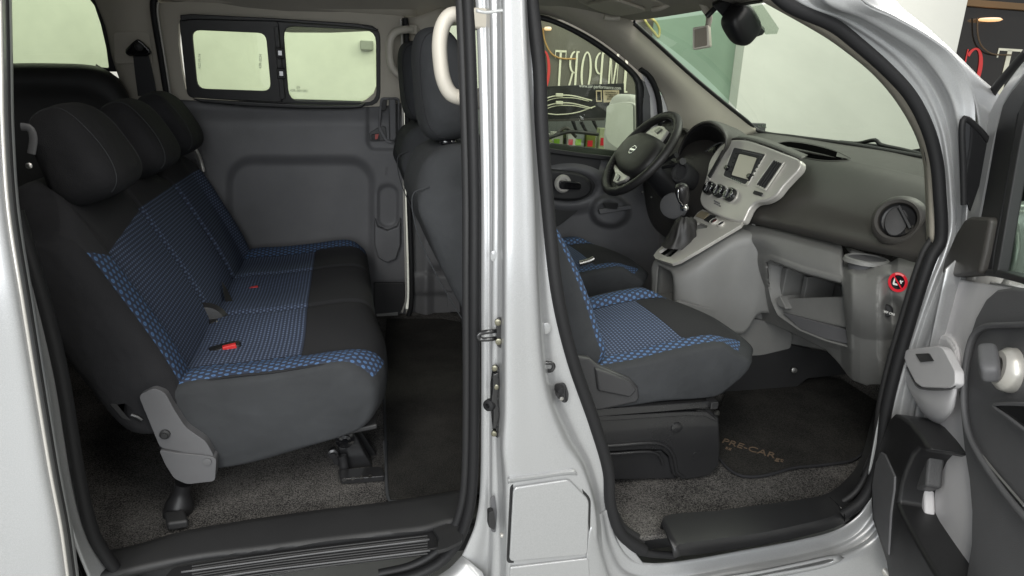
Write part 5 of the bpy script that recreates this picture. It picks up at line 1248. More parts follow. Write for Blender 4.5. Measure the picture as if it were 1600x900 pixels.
# inside the shelf: floor, dividers, tray lip
prism('shelf_back', X([(1180, 395), (1340, 430), (1350, 560), (1190, 500)], 1.17), (.004, 0, 0), M['gray'], low, bevel=0)
prism('shelf_divider', [S(1223, 417, x=1.02), S(1230, 419, x=1.02), S(1220, 470, x=1.02), S(1213, 470, x=1.02)], (.13, 0, 0), M['gray'], low, bevel=.003)
prism('shelf_divider', [S(1256, 431, x=1.06), S(1262, 433, x=1.06), S(1256, 466, x=1.06), S(1249, 465, x=1.06)], (.10, 0, 0), M['gray'], low, bevel=.003)
prism('tray_lip', [S(1222, 466, x=.995), S(1322, 463, x=.995), S(1324, 500, x=.995), S(1326, 514, x=.995), S(1240, 494, x=.995), S(1224, 488, x=.995)], (.02, 0, .0), M['gray'], low, bevel=.005)
prism('tray_lip', [S(1212, 466, x=.975), S(1218, 462, x=.975), S(1226, 477, x=.975), S(1228, 483, x=.975), S(1216, 478, x=.975)], (.05, 0, 0), M['gray'], low, bevel=.003)
prism('tray_floor', [S(1222, 488, x=.985), S(1326, 516, x=.985), S(1327, 538, x=.985), S(1290, 530, x=.985), S(1250, 514, x=.985)], (.05, 0, 0), M['dgray'], low, bevel=.002)
# cup holder
ch = S(1354, 404, x=.984); 
cpm = empty('cup_holder', (0, 0, 0), van)
lathe('cup_rim', [(.036, -.016), (.039, -.002), (.044, .003), (.050, .001), (.053, -.008)], ch, (0, 0, 1), M['gray'], cpm, res=48)
lathe('cup_well', [(.0405, .0), (.038, -.012), (.036, -.06), (0, -.062)], ch, (0, 0, 1), M['dgray'], cpm, res=48)
# fascia shelf joining the cup rim to the dash
_dk = [S(px, topedge(px)+.5, x=lowx(px, topedge(px)+.5)) for px in range(1314, 1441, 3)]
_out = [Vector((p.x+.004, p.y, ch.z-.002)) for p in _dk]+[Vector((1.03, p.y, ch.z-.002)) for p in _dk[::-3]]
_cc = ch; _th = [(-2.2-2*pi*i/80) for i in range(80)]
_oo = []
for t_ in _th:                     # outline seen from the cup centre
    dx, dy = cos(t_), sin(t_); best = .05
    for p_, q_ in zip(_out, _out[1:]+_out[:1]):
        ex, ey = q_.x-p_.x, q_.y-p_.y; den = dx*ey-dy*ex
        if abs(den) < 1e-9: continue
        tt = ((p_.x-_cc.x)*ey-(p_.y-_cc.y)*ex)/den; ss = ((p_.x-_cc.x)*dy-(p_.y-_cc.y)*dx)/den
        if tt > 0 and -1e-6 <= ss <= 1+1e-6: best = max(best, tt)
    _oo.append(Vector((_cc.x+dx*best, _cc.y+dy*best, ch.z-.002)))
_ii = [Vector((_cc.x+cos(t_)*.046, _cc.y+sin(t_)*.046, ch.z-.001)) for t_ in _th]
link('cup_deck', grid_mesh('cup_deck', [_ii, _oo], closed_u=True), M['gray'], low, smooth=60, thick=.003, off=-1)
# warning sticker: seat and child crossed out
wn = (SPL(1402, 441, (.96, 0, 0), (1, 0, 0)))
sk = empty('airbag_sticker', (0, 0, 0), van)
sc = S(1403, 441, x=lowx(1403, 441)-.012); snn = Vector((-1, -.30, .05)).normalized()
sx_, sy_, sz_ = basis(snn)   # sx_ = horizontal
SR = .0225
def disc(name, r0_, r1_, h, mat, a0=0, a1=360):
    N = 40; v = []; f = []
    for i in range(N+1):
        a = radians(a0+(a1-a0)*i/N)
        for r_ in (r0_, r1_): v.append(sc+sx_*cos(a)*r_*SR+sy_*sin(a)*r_*SR+snn*h)
    for i in range(N): f.append((2*i, 2*i+2, 2*i+3, 2*i+1))
    return link(name, mesh(name, v, f), mat, sk, smooth=0, thick=.0003)
disc('red_border', .72, 1.0, .0006, M['red']); disc('black_field', 0, .74, .0004, M['gloss']); disc('faded_arc', .78, .94, .0010, M['pink'], 60, 120)
def sp2(l, mat, h=.0012, nm='pictogram'):
    return prism(nm, [sc+sx_*a*SR+sy_*b*SR+snn*h for a, b in l], snn*.0003, mat, sk, bevel=0)
sp2([(-.58, .52), (-.48, .60), (.62, -.50), (.52, -.60)], M['red'], .0014)
sp2([(-.42, .30), (-.32, .30), (-.28, -.14), (.02, -.18), (.06, -.32), (-.38, -.36), (-.46, -.2)], M['white'])
sp2([(.20, .26), (.28, .30), (.36, .20), (.52, .30), (.54, .24), (.40, .10), (.42, -.06), (.35, -.08), (.28, .06), (.20, .12)], M['white'])
lathe('key_switch', [(0, .0), (.0145, .0), (.0155, .004), (.014, .010), (.006, .011), (.005, .008), (0, .008)], S(1386, 485, x=lowx(1386, 485)-.010), (-.94, -.34, .05), M['blackm'], van, res=28)
text('switch_mark', 'OFF ON', S(1388, 489, x=lowx(1386, 485)-.0245), (.34, -.94, 0), (0, 0, 1), .008, M['white'], van)

# ------------------------------------------------------------------ centre console
cs = empty('centre_console', (0, 0, 0), van)
# cross-sections marching forward: far foot, far top, near top, near foot; level of the top follows the silver tray
sec = [(.745, .10, -.075, .80), (.79, .115, -.11, .84), (.84, .125, -.125, .885), (.90, .13, -.137, .932), (.942, .13, -.155, .945), (.975, .13, -.172, .935), (1.03, .13, -.18, .92)]
rows = []
for x, yf, yn, zt in sec:
    fz = .60 if x < .95 else .67
    rows.append([E_((x+.012, yf, fz)), E_((x+.006, yf, .70)), E_((x, yf, zt-.05)), E_((x, yf-.015, zt-.028)), E_((x, (yf+yn)/2, zt-.026)), E_((x, yn+.015, zt-.028)), E_((x, yn, zt-.045)), E_((x+.006, yn-.006, .72)), E_((x+.012, yn-.004, fz))])
skin('console_side', [[E_((.76, .07, .60)), E_((.755, .07, .70)), E_((.75, .06, .765)), E_((.75, .03, .775)), E_((.75, 0, .776)), E_((.75, -.03, .775)), E_((.75, -.045, .765)), E_((.755, -.05, .70)), E_((.76, -.05, .60))]]+rows, M['gray'], cs, n=70, m=50, smooth=180)
prism('console_foot', [(.75, .11, .43), (1.42, .16, .43), (1.42, .16, .66), (.75, .11, .66)], (0, -.25, 0), M['gray'], cs, bevel=.02)
prism('knee_panel', [S(a, b, y=-.135) for a, b in rq([(1060, 470), (1222, 508), (1240, 522), (1236, 545), (1190, 556), (1060, 560)], 6)], (0, .02, 0), M['gray'], cs, bevel=.006)
prism('kick_plate', [S(a, b, y=-.13) for a, b in [(1060, 552), (1190, 550), (1240, 540), (1300, 552), (1330, 585), (1262, 592), (1200, 640), (1060, 700)]], (0, .02, 0), M['blackm'], cs, bevel=.004)
lathe('bolt', [(0, 0), (.010, 0), (.009, .008), (0, .010)], S(1240, 578, y=-.14), (-.3, -1, .2), M['steel'], cs, res=14)
# silver tray: plane through edge points from image pixels at chosen depths
tp = Vector((.90, 0, .955)); 
A1 = S(1157, 352, y=-.128); A2 = S(1052, 412, y=-.055); A3 = S(1100, 330, y=.12)
tn = (A2-A1).cross(A3-A1).normalized()
if tn.z < 0: tn = -tn
T_ = lambda l, o=0.0: [SPL(a, b, A1+tn*o, tn) for a, b in l]
tr_o = [(1157, 352), (1160, 347), (1130, 338), (1098, 327), (1090, 332), (1082, 342), (1050, 370), (1026, 392), (1021, 399), (1024, 404), (1040, 409), (1050, 412), (1062, 408), (1090, 392), (1120, 374)]
tr_i = [(1090, 358), (1104, 356), (1106, 353), (1100, 350), (1092, 347), (1086, 349), (1078, 354), (1060, 368), (1040, 386), (1030, 393), (1031, 396), (1042, 401), (1048, 401), (1054, 396), (1070, 381)]
ringprism('silver_tray', T_(tr_o, .004), T_(tr_i, .004), -tn*.010, M['satin'], cs, bevel=.002)
prism('tray_well', T_([(1106, 352), (1086, 346), (1028, 393), (1046, 404)], -.012), -tn*.004, M['gloss'], cs, bevel=0)
# switches on the tray
prism('lighter_socket', T_(rq([(1086, 337), (1096, 329), (1108, 333), (1100, 342)], 2), .008), -tn*.004, pm('amber_lit_grey', (.30, .26, .18), .3, .3), cs, bevel=.001)  # plate in one even amber grey
for q_, mt in (([(1099, 343), (1110, 335), (1118, 337), (1108, 346)], 'black'), ([(1104, 345), (1114, 338), (1121, 340), (1111, 348)], 'blackm')):
    prism('switch', T_(rq(q_, 1), .009), -tn*.005, M[mt], cs, bevel=.0015)
for (a, b, mt, s_) in ((1117, 348, 'redsoft', .010), (1128, 352, 'black', .009)):
    c_ = SPL(a, b, A1, tn)
    lathe('round_switch', [(0, .004), (s_, .004), (s_*1.15, .009), (s_*1.4, .010), (s_*1.5, .004)], c_, tn, M['satin'], cs, res=24)
    lathe('switch_cap', [(0, .0085), (s_*.9, .008), (s_*1.0, .004)], c_, tn, pm('dark_red_cap', (.10, .012, .012), .3) if mt == 'redsoft' else M['black'], cs, res=20)
# gear lever
gl = empty('gear_lever', (0, 0, 0), van)
g0 = S(1062, 385, y=.02); g1_ = S(1072, 345, y=.02); g2_ = S(1069, 322, y=.02); g3 = S(1065, 296, y=.02)
Rr = []
gx, gy = Vector((1, 0, 0)), Vector((0, 1, 0))
for t, cx_, w_, h_ in ((0, g0, .060, .044), (.25, g0.lerp(g1_, .35), .045, .036), (.6, g0.lerp(g1_, .8), .036, .030), (.9, g1_, .031, .025), (1, g1_.lerp(g2_, .3), .016, .014)):
    Rr.append([cx_+gx*(w_*(abs(cos(a))**.75)*(1 if cos(a) > 0 else -1))+gy*(h_*(abs(sin(a))**.75)*(1 if sin(a) > 0 else -1))+Vector((0, 0, .0015*sin(5*a+t*4)))*1 for a in [2*pi*k_/48 for k_ in range(48)]])
    if .1 < t < .95: Rr[-1] = [cx_+(p-cx_)*(1+.07*sin(k_*2*pi/6+t*5)) for k_, p in enumerate(Rr[-1])]
cols_ = [resample([r_[j] for r_ in Rr], 20) for j in range(48)]
Rr = [[cols_[j][i] for j in range(48)] for i in range(20)]
link('gaiter', grid_mesh('gaiter', Rr, closed_u=True), M['leather'], gl, smooth=180)
lathe('collar', [(0, -.012), (.013, -.012), (.014, -.004), (.0115, 0), (.013, .004), (.0125, .010), (.009, .014), (0, .014)], g2_, (g3-g2_), M['chrome'], gl, res=24)
ku = (g3-g2_).normalized()
pillow('knob', g2_.lerp(g3, .62)+ku*.003, (.056, .050, .078), pm('lever_knob_black', (.016, .015, .015), .38, 0, .1), gl, rot=ku.to_track_quat('Z', 'Y').to_euler(), e=2.5, fn=lambda p: Vector((p.x*(.78+.22*p.z), p.y*(.78+.22*p.z), p.z)))
tube('knob_trim', [g2_+Vector((-.012, -.012, .004)), g2_.lerp(g3, .5)+Vector((-.022, -.014, 0)), g2_.lerp(g3, .95)+Vector((-.019, -.014, .0)), g3+ku*.008+Vector((-.010, -.010, 0)), g3+ku*.010+Vector((.004, -.006, 0))], .0017, M['chrome'], gl, n=40, res=8)

# ------------------------------------------------------------------ centre stack
ck = empty('centre_stack', (0, 0, 0), van)
P0 = Vector((.90, .13, .98)); PN = Vector((-1, -.10, .47)).normalized()
K_ = lambda l, o=0.0: [SPL(a, b, P0+PN*o, PN) for a, b in l]
so = [(1120, 233), (1136, 220), (1160, 218), (1190, 226), (1222, 238), (1245, 247), (1251, 253), (1249, 263), (1238, 275), (1224, 290), (1212, 305), (1196, 314), (1180, 317), (1172, 324), (1165, 338), (1160, 347), (1140, 344), (1110, 332), (1096, 321), (1093, 309), (1098, 292), (1104, 270), (1108, 252)]
bod = prism('silver_fascia', K_(so), -PN*.028, M['satin'], ck, bevel=.007, n=90)
# side cheeks shading: bezel around the unit
ring_o = rq([(1146, 229), (1199, 240), (1168, 292), (1128, 277)], 4); ring_i = rq([(1148, 231), (1197, 242), (1166, 289), (1131, 275)], 3)
ringprism('radio_bezel', K_(ring_o, .001), K_(ring_i, .001), PN*.004, M['satin'], ck, bevel=.001)
rad = prism('radio', K_(rq([(1148, 231), (1197, 242), (1166, 289), (1131, 275)], 3), .001), PN*.004, M['seatplast'], ck, bevel=.0015); rad.parent = van
rscr = prism('screen', K_(rq([(1155.5, 240.5), (1183, 247), (1170, 281), (1143.5, 273.5)], 2), .0054), PN*.001, M['screen'], rad, bevel=0)
ringprism('screen_frame', K_(rq([(1153.5, 238.5), (1186, 246), (1171.5, 283.5), (1141, 275)], 2), .005), K_(rq([(1155.5, 240.5), (1183, 247), (1170, 281), (1143.5, 273.5)], 2), .005), PN*.002, M['blackm'], rad, bevel=.0006)
for i in range(5):
    t = i/4
    a, b = 1150.5-9.5*t, 240+28*t
    lathe('radio_key', [(0, .001), (.0045, .001), (.0046, .0018), (0, .0022)], SPL(a, b, P0+PN*.006, PN), PN, M['blackm'], rad, res=12, sy=.6)
    a, b = 1190-13*t, 249+25*t
    lathe('radio_key', [(0, .001), (.0045, .001), (.0046, .0018), (0, .0022)], SPL(a, b, P0+PN*.006, PN), PN, M['blackm'], rad, res=12, sy=.6)
tube('disc_slot', K_([(1160, 236), (1190, 243.5)], .0065), .0012, M['dgray'], rad, n=4, res=6)
for a, b in ((1137, 263), (1172, 276)):
    lathe('volume_knob', [(0, .010), (.007, .010), (.008, .007), (.009, .003), (.009, .0)], SPL(a, b, P0+PN*.004, PN), PN, M['gloss'], rad, res=22)
text('radio_print', '1  2  3  4  5  6', SPL(1150, 282, P0+PN*.0058, PN), Vector((.05, -1, -.12)), PN.cross(Vector((.05, -1, -.12))), .010, M['faint'], rad)
for (a, b) in ((1112, 296), (1127, 300.5), (1144, 306)):
    kn = empty('climate_knob', (0, 0, 0), van)
    c_ = SPL(a, b, P0, PN)
    lathe('knob_body', [(.022, .0), (.0225, .006), (.0215, .018), (.0190, .022), (0, .0225)], c_, PN, M['gloss'], kn, res=40)
    lathe('knob_base', [(.026, -.001), (.0255, .003), (.020, .004)], c_, PN, M['satin'], kn, res=40)
    kx, ky, kz = basis(PN)
    prism('grip_bar', [c_+PN*.0225+kx*x_+ky*y_ for x_, y_ in ((-.0035, -.015), (.0035, -.015), (.0045, .0), (.0035, .015), (-.0035, .015), (-.0045, 0))], PN*.006, M['gloss'], kn, bevel=.0015)
    prism('pointer', [c_+PN*.0287+kx*x_+ky*y_ for x_, y_ in ((-.0012, .003), (.0012, .003), (.0012, .014), (-.0012, .014))], PN*.0004, M['white'], kn, bevel=0)
for lab, a, b in (('PASSENGER', 1120, 316), ('AIR BAG OFF', 1121, 320)):
    text('stack_print', lab, SPL(a, b, P0+PN*.0006, PN), Vector((.05, -1, -.12)), PN.cross(Vector((.05, -1, -.12))), .007, M['mgray'], ck)
# tall vents either side of the radio
def tallvent(q_, label):
    e = empty('air_vent', (0, 0, 0), van); tag(e, label)
    o_ = K_(rq(q_, 2), .002); c_ = sum(o_, Vector())/len(o_)
    inn = [v+(c_-v)*.12 for v in o_]
    ringprism('vent_frame', [v+(v-c_)*.05 for v in o_], inn, PN*.005, M['satin'], e, bevel=.001)
    prism('vent_well', inn, PN*.001, M['gloss'], e, bevel=0)
    A_, B_, C_, D_ = K_(q_, .003)
    for k_ in range(4):
        t = .16+.23*k_; a = A_.lerp(B_, t)*.93+c_*.07; b = D_.lerp(C_, t)*.93+c_*.07
        s_ = (B_-A_).normalized()*.0035
        prism('vane', [a-s_, a+s_, b+s_, b-s_], PN*.005, M['blackm'], e, bevel=.001)
    return e
tallvent([(1210, 249), (1226, 255), (1197, 298), (1181, 290)], 'tall centre air vent beside the radio')
ev = tallvent([(1131, 233), (1135, 235), (1110, 281), (1106, 277)], 'narrow centre air vent on the driver side of the radio')
prism('vent_dial', K_(rq([(1180, 298), (1193, 302), (1190, 307), (1177, 303)], 1), .002), PN*.004, M['blackm'], ck, bevel=.001)
# stack side cheeks against the dash
skin('stack_cowl', [K_([(1120, 233), (1138, 219), (1162, 217), (1192, 225), (1224, 237), (1252, 250)], -.004), K_([(1128, 226), (1142, 214), (1170, 212), (1200, 219), (1232, 231), (1262, 243)], -.12)], M['dash'], ck, n=24)

# ------------------------------------------------------------------ instrument hood
ih = empty('instrument_hood', (0, 0, 0), van)
def arch(l, x): return [S(a, b, x=x) for a, b in l]
front = [(1052, 300), (1055, 268), (1060, 240), (1070, 215), (1086, 198), (1106, 192), (1122, 199), (1132, 212), (1134, 226), (1128, 240), (1118, 258)]
back = [(1068, 300), (1072, 265), (1078, 236), (1090, 212), (1108, 200), (1130, 196), (1150, 202), (1166, 212), (1176, 222), (1182, 240), (1170, 260)]
skin('hood', [arch(front, .955), arch([(a*.99+b*.01+2, c*.99-.5) for (a, c), (b, d) in zip(front, back)], .965), arch([((a+b)/2, (c+d)/2-3) for (a, c), (b, d) in zip(front, back)], 1.06), arch(back, 1.20)], M['dash'], ih, n=60, m=26, smooth=180, thick=.006)
skin('hood_lining', [[p+Vector((.004, 0, -.004)) for p in arch(front, .96)], arch([(1062, 300), (1068, 270), (1076, 250), (1086, 236), (1096, 228), (1108, 226), (1118, 232), (1124, 240), (1126, 248), (1122, 256), (1112, 268)], 1.10)], M['black'], ih, n=50, m=10, smooth=180)
prism('instrument_face', arch([(1066, 292), (1070, 262), (1082, 240), (1100, 226), (1118, 228), (1128, 240), (1124, 258), (1112, 276), (1088, 292)], 1.09), (.004, 0, 0), M['gloss'], ih, bevel=0)
gm = arch([(1080, 262), (1090, 247), (1106, 234), (1122, 224), (1131, 224), (1128, 236), (1118, 252), (1110, 264), (1098, 265)], 1.0)
prism('gauge_lens', gm, (.004, 0, 0), M['gloss'], ih, bevel=.001)
tube('gauge_rim', gm, .0022, M['mgray'], ih, closed=True, n=50, res=6)
tube('lower_trim', arch([(1074, 260), (1086, 264), (1100, 268), (1114, 270)], .985), .0045, M['satin'], ih, n=16, res=8)
for a, b in ((1094, 256), (1101, 258)):
    text('gauge_mark', '0', S(a, b, x=.997), (0, -1, 0), (0, 0, 1), .014, M['mgray'], ih)
# driver side dash body under the hood, to the far door
skin('driver_fascia', [[(1.15, .66, 1.18), (1.15, .45, 1.18), (1.15, .14, 1.17)], [(1.02, .67, 1.14), (1.0, .45, 1.12), (1.0, .14, 1.12)], [(.95, .68, 1.04), (.94, .45, 1.03), (.95, .14, 1.02)], [(.96, .68, .90), (.96, .45, .86), (.95, .14, .88)], [(1.02, .68, .76), (1.04, .45, .72), (1.00, .14, .72)], [(1.16, .68, .68), (1.16, .45, .64), (1.12, .14, .62)]], M['dash'], db, n=26, m=36, smooth=180)
lathe('air_vent_far', [(0, 0), (.038, .0), (.050, .010), (.056, .004), (.058, -.01)], S(1062, 222, y=.585), (-.8, -.35, .2), M['dash'], ih, res=30).name = 'far_vent'
lathe('fascia_pod', [(0, -.01), (.045, -.008), (.055, .0), (.050, .010), (.03, .014), (0, .014)], S(1053, 322, y=.20), (-.85, -.5, .1), M['mgray'], ih, res=36, sy=.85)
# column, stalk and column shroud
WC = Vector((.79, .38, 1.10)); WT = radians(38); WN = Vector((-cos(WT), 0, sin(WT))); WA = Vector((0, -1, 0)); WB = Vector((sin(WT), 0, cos(WT)))
co = empty('steering_column', (0, 0, 0), van)
tube('shroud', [WC-WN*.03, WC-WN*.10, WC-WN*.20], lambda t: .050+.02*t, M['black'], co, n=12, res=20)
tube('stalk', [WC-WN*.08+WA*.03, S(1060, 256, y=.24), S(1067, 252, y=.20)], lambda t: .006+.006*sstep(.8, 1, t), M['blackm'], co, n=20)
tube('stalk', [WC-WN*.07+WA*.03, S(1050, 245, y=.26), S(1057, 242, y=.24)], lambda t: .006+.004*sstep(.8, 1, t), M['blackm'], co, n=20)
ks = S(1064, 270, y=.21)
lathe('ignition_surround', [(0, 0), (.020, .0), (.024, .010), (.030, .010), (.034, .0), (.036, -.03), (.03, -.09)], ks, (-.75, -.45, .35), M['blackm'], co, res=32, sy=1.15)
for a, b in ((1004, 300), (1018, 308)): lathe('screw', [(0, 0), (.004, 0), (.003, .004), (0, .005)], S(a, b, y=.36), (-1, -.3, .1), M['steel'], co, res=10)

# ------------------------------------------------------------------ steering wheel
sw_ = empty('steering_wheel', (0, 0, 0), van)
RW = .172
tube('rim', [WC+(WA*cos(a)+WB*sin(a))*RW for a in [2*pi*i/60 for i in range(60)]], .0158, M['leather'], sw_, closed=True, n=120, res=18, flat=1.0)
Wp = lambda l, o=0.0: [SPL(a, b, WC+WN*o, WN) for a, b in l]
hubp = [(978, 219), (1001, 208), (1014, 209), (1028, 216), (1034, 222), (1029, 235), (1013, 256), (996, 270), (985, 273), (968, 266), (962, 252), (961, 242)]
hp = resample(Wp(hubp, .012), 60, True); hc = sum(hp, Vector())/60
Rh = []
for f_, h_ in ((1.0, -.035), (1.0, -.006), (.95, .006), (.86, .013), (.6, .019), (.3, .022), (.02, .023)):
    Rh.append([hc+(p-hc)*f_+WN*h_ for p in hp])
link('hub', grid_mesh('hub', Rh, closed_u=True), M['leather'], sw_, smooth=180)
def spoke(ang, w0, w1, r0_, r1_, mat, nm, h0=-.004, dep=.018):
    d = WA*cos(radians(ang))+WB*sin(radians(ang)); t = WN.cross(d)
    return prism(nm, [WC+d*r0_+t*w0+WN*h0, WC+d*r1_+t*w1+WN*(h0-.004), WC+d*r1_-t*w1+WN*(h0-.004), WC+d*r0_-t*w0+WN*h0], -WN*dep, mat, sw_, bevel=.005)
for l_ in ([(1024, 214), (1034, 222), (1052, 207), (1056, 190), (1046, 184), (1036, 190)], [(966, 252), (980, 272), (972, 292), (956, 296), (946, 284), (954, 266)]):
    prism('spoke', Wp(l_, -.014), -WN*.016, M['leather'], sw_, bevel=.005)
for l_ in ([(1008, 208), (1018, 200), (1028, 196), (1037, 197), (1043, 204), (1032, 220), (1024, 215)], [(960, 256), (968, 266), (984, 273), (976, 281), (963, 286), (957, 283), (961, 272), (958, 262)]):
    prism('spoke_trim', Wp(l_, -.002), -WN*.012, M['satin'], sw_, bevel=.003)
for l_ in ([(1022, 205), (1031, 199), (1035, 202), (1026, 209)], [(965, 272), (969, 274), (966, 282), (962, 281)]):
    prism('wheel_buttons', Wp(l_, .0005), WN*.002, M['gloss'], sw_, bevel=.001)
spoke(270, .020, .018, .06, .165, M['leather'], 'spoke', -.012)
# emblem: ring with a bar
ec = SPL(988.5, 234, WC+WN*.034, WN)
tube('emblem_ring', [ec+WA*cos(a)*.018+WB*sin(a)*.0165 for a in [2*pi*i/30 for i in range(30)]], .0028, M['chrome'], sw_, closed=True, n=40, res=8)
prism('emblem_bar', [ec+WA*x_+WB*y_ for x_, y_ in ((-.021, -.004), (.021, -.004), (.021, .004), (-.021, .004))], WN*.003, M['chrome'], sw_, bevel=.001)
for k_ in range(26):        # stitching inside the rim
    a = radians(20+k_*5.4 if k_ < 13 else 190+(k_-13)*5.4)
    d = WA*cos(a)+WB*sin(a)
    tube('stitch', [WC+d*(RW-.0175)+WN*.004, WC+d*(RW-.0172)+WN*.009+WN.cross(d)*.004], .0009, M['mgray'], sw_, n=3, res=5) if k_ % 1 == 0 else None
# ================================================================== OPEN FRONT DOOR
od = empty('front_door', (0, 0, 0), van); tag(od, 'near front passenger door standing open at the right')
H0 = Vector((.985, -.835, 0)); OA = radians(62)
DD = Vector((-cos(OA), -sin(OA), 0)); DN = Vector((-sin(OA), cos(OA), 0))      # along the door, towards its inner face
if (CAM-H0).dot(DN) < 0: DN = -DN
def Dq(l, o=0.0): return [SPL(a, b, H0+DN*o, DN) for a, b in l]
def D1(a, b, o=0.0): return SPL(a, b, H0+DN*o, DN)
# shell
shell = [(1463, 428), (1480, 430), (1530, 436), (1600, 450), (1680, 470), (1700, 960), (1500, 960), (1394, 920), (1384, 880), (1362, 812), (1360, 758), (1374, 700), (1390, 648), (1394, 640), (1412, 560), (1432, 500), (1452, 446)]
prism('door_shell', Dq(shell, -.035), -DN*.04, M['silver'], od, bevel=.004)
# silver frame strip of the window
prism('window_frame', Dq([(1605, 88), (1572, 128), (1548, 168), (1534, 205), (1520, 270), (1507, 338), (1500, 380), (1528, 380), (1531, 338), (1541, 288), (1556, 210), (1570, 160), (1605, 110)], .0), -DN*.03, M['silver'], od, bevel=.008, n=80)
tube('frame_seal', Dq([(1606, 80), (1572, 118), (1550, 146), (1539, 172), (1534, 190)], -.008), .008, M['rubber'], od, n=40)
prism('frame_band', Dq([(1610, 106), (1580, 142), (1566, 164), (1556, 205), (1543, 280), (1532, 338), (1526, 400), (1530, 430), (1548, 432), (1552, 395), (1564, 330), (1578, 250), (1590, 180), (1612, 140)], .006), -DN*.025, M['black'], od, bevel=.004)
prism('window_channel', Dq([(1612, 130), (1592, 170), (1580, 240), (1566, 330), (1554, 400), (1550, 430), (1556, 432), (1562, 400), (1574, 330), (1588, 250), (1600, 186), (1614, 160)], .012), -DN*.02, M['blackm'], od, bevel=.003)
prism('window_pane', Dq([(1560, 430), (1570, 340), (1585, 240), (1602, 160), (1720, 60), (1740, 480), (1620, 452)], -.012), -DN*.004, M['doorglass'], od, bevel=0)
prism('window_sill', Dq([(1540, 420), (1560, 422), (1610, 436), (1720, 470), (1720, 480), (1610, 447), (1560, 434), (1538, 430)], .012), -DN*.03, M['black'], od, bevel=.003)
# dark corner cover of the mirror
prism('mirror_cover', Dq([(1463, 425), (1478, 398), (1494, 362), (1506, 343), (1514, 338), (1543, 339), (1546, 343), (1536, 395), (1528, 428), (1480, 432)], .020), -DN*.035, M['dash'], od, bevel=.008)
# grey trim panel, gently bowed
def dgo(px, py):
    o = .010*sin(pi*min(1, max(0, (py-430)/480)))
    d = hypot((px-1474)/23, (py-560)/36)-1
    o += .010*sstep(.06, -.10, d)
    return o
gl_ = [(1456, 431), (1440, 470), (1427, 500), (1408, 556), (1398, 605), (1392, 648), (1388, 720), (1386, 800), (1400, 870), (1420, 930)]
gr_ = [(1600, 452), (1592, 470), (1570, 500), (1560, 556), (1560, 605), (1560, 648), (1565, 720), (1570, 800), (1580, 870), (1590, 930)]
Rg = []
Lg = resample([Vector((a, b, 0)) for a, b in gl_], 110); Rg_ = resample([Vector((a, b, 0)) for a, b in gr_], 110)
for a, b in zip(Lg, Rg_):
    Rg.append([D1(a.x+(b.x-a.x)*j/69, a.y+(b.y-a.y)*j/69, dgo(a.x+(b.x-a.x)*j/69, a.y+(b.y-a.y)*j/69)) for j in range(70)])
link('grey_panel', grid_mesh('grey_panel', Rg), M['graydoor'], od, smooth=180, thick=.003)
tube('panel_edge', [D1(a-1, b, .004) for a, b in gl_[:6]], .004, M['satin'], od, n=40)
# dark inlay with the pull
ii = [(1612, 452), (1580, 448), (1556, 452), (1540, 466), (1524, 495), (1514, 525), (1503, 570), (1498, 605), (1500, 650), (1505, 700), (1513, 750), (1517, 800), (1516, 850), (1508, 905), (1500, 960), (1720, 960), (1720, 470)]
prism('dark_inlay', Dq(ii, .026), -DN*.022, M['inlay'], od, bevel=.007)
def rel(px, py):
    d = sdbox(px, py, 1600, 620, 88, 120, 44)
    o = .030-.012*sstep(2, -14, d)
    return o
bowl = [(1620, 506), (1575, 508), (1540, 510), (1522, 522), (1513, 545), (1506, 590), (1506, 640), (1514, 680), (1535, 720), (1570, 770), (1620, 830)]
M['perf'] = pm('grained_charcoal', (.05, .05, .052), .38, bump=1.0, bscale=330, rvar=.05)
Rb = []
outer_ = resample(Dq(bowl, .034), 70); inner_ = resample(Dq([(a+10, b+6 if b < 600 else b-8) for a, b in bowl], .018), 70); mid_ = resample(Dq([(a+4, b+2) for a, b in bowl], .032), 70); far_ = resample(Dq([(1680, 560+i*24) for i in range(11)], .012), 70)
skin('pull_bowl', [outer_, mid_, inner_, [p.lerp(q_, .5) for p, q_ in zip(inner_, far_)], far_], M['perf'], od, n=70, m=34, smooth=180)
tube('bowl_lip', [p for p in outer_], .005, M['dgray'], od, n=80)
tube('trim_line', [D1(a, b, .030) for a, b in [(1500, 612), (1506, 650), (1520, 690), (1545, 725), (1570, 755), (1600, 790)]], .002, M['gray'], od, n=40, res=6)
# pull lever and its pale ring
hp_ = empty('pull_handle', (0, 0, 0), van) if False else od
hx = D1(1570, 575, .045)
lathe('handle_ring', [(.010, .0), (.018, .010), (.027, .009), (.035, .0), (.037, -.012), (.035, -.022)], D1(1568, 576, .040), (DN+Vector((0, 0, .1))).normalized(), M['satin'], od, res=44)
dx3 = DD; 
pillow('pull_lever', D1(1545, 566, .062), (.075, .030, .036), M['dgray'], od, rot=Euler((radians(18), radians(18), atan2(DD.y, DD.x)-radians(12))), e=4)
prism('cup_recess', Dq([(1553, 634), (1572, 632), (1610, 634), (1610, 676), (1600, 668), (1575, 650)], .036), -DN*.003, M['gloss'], od, bevel=.001)
tube('cup_rim', Dq([(1612, 632), (1572, 631), (1552, 634), (1574, 651), (1612, 680)], .038), .003, M['dgray'], od, n=40, res=8)
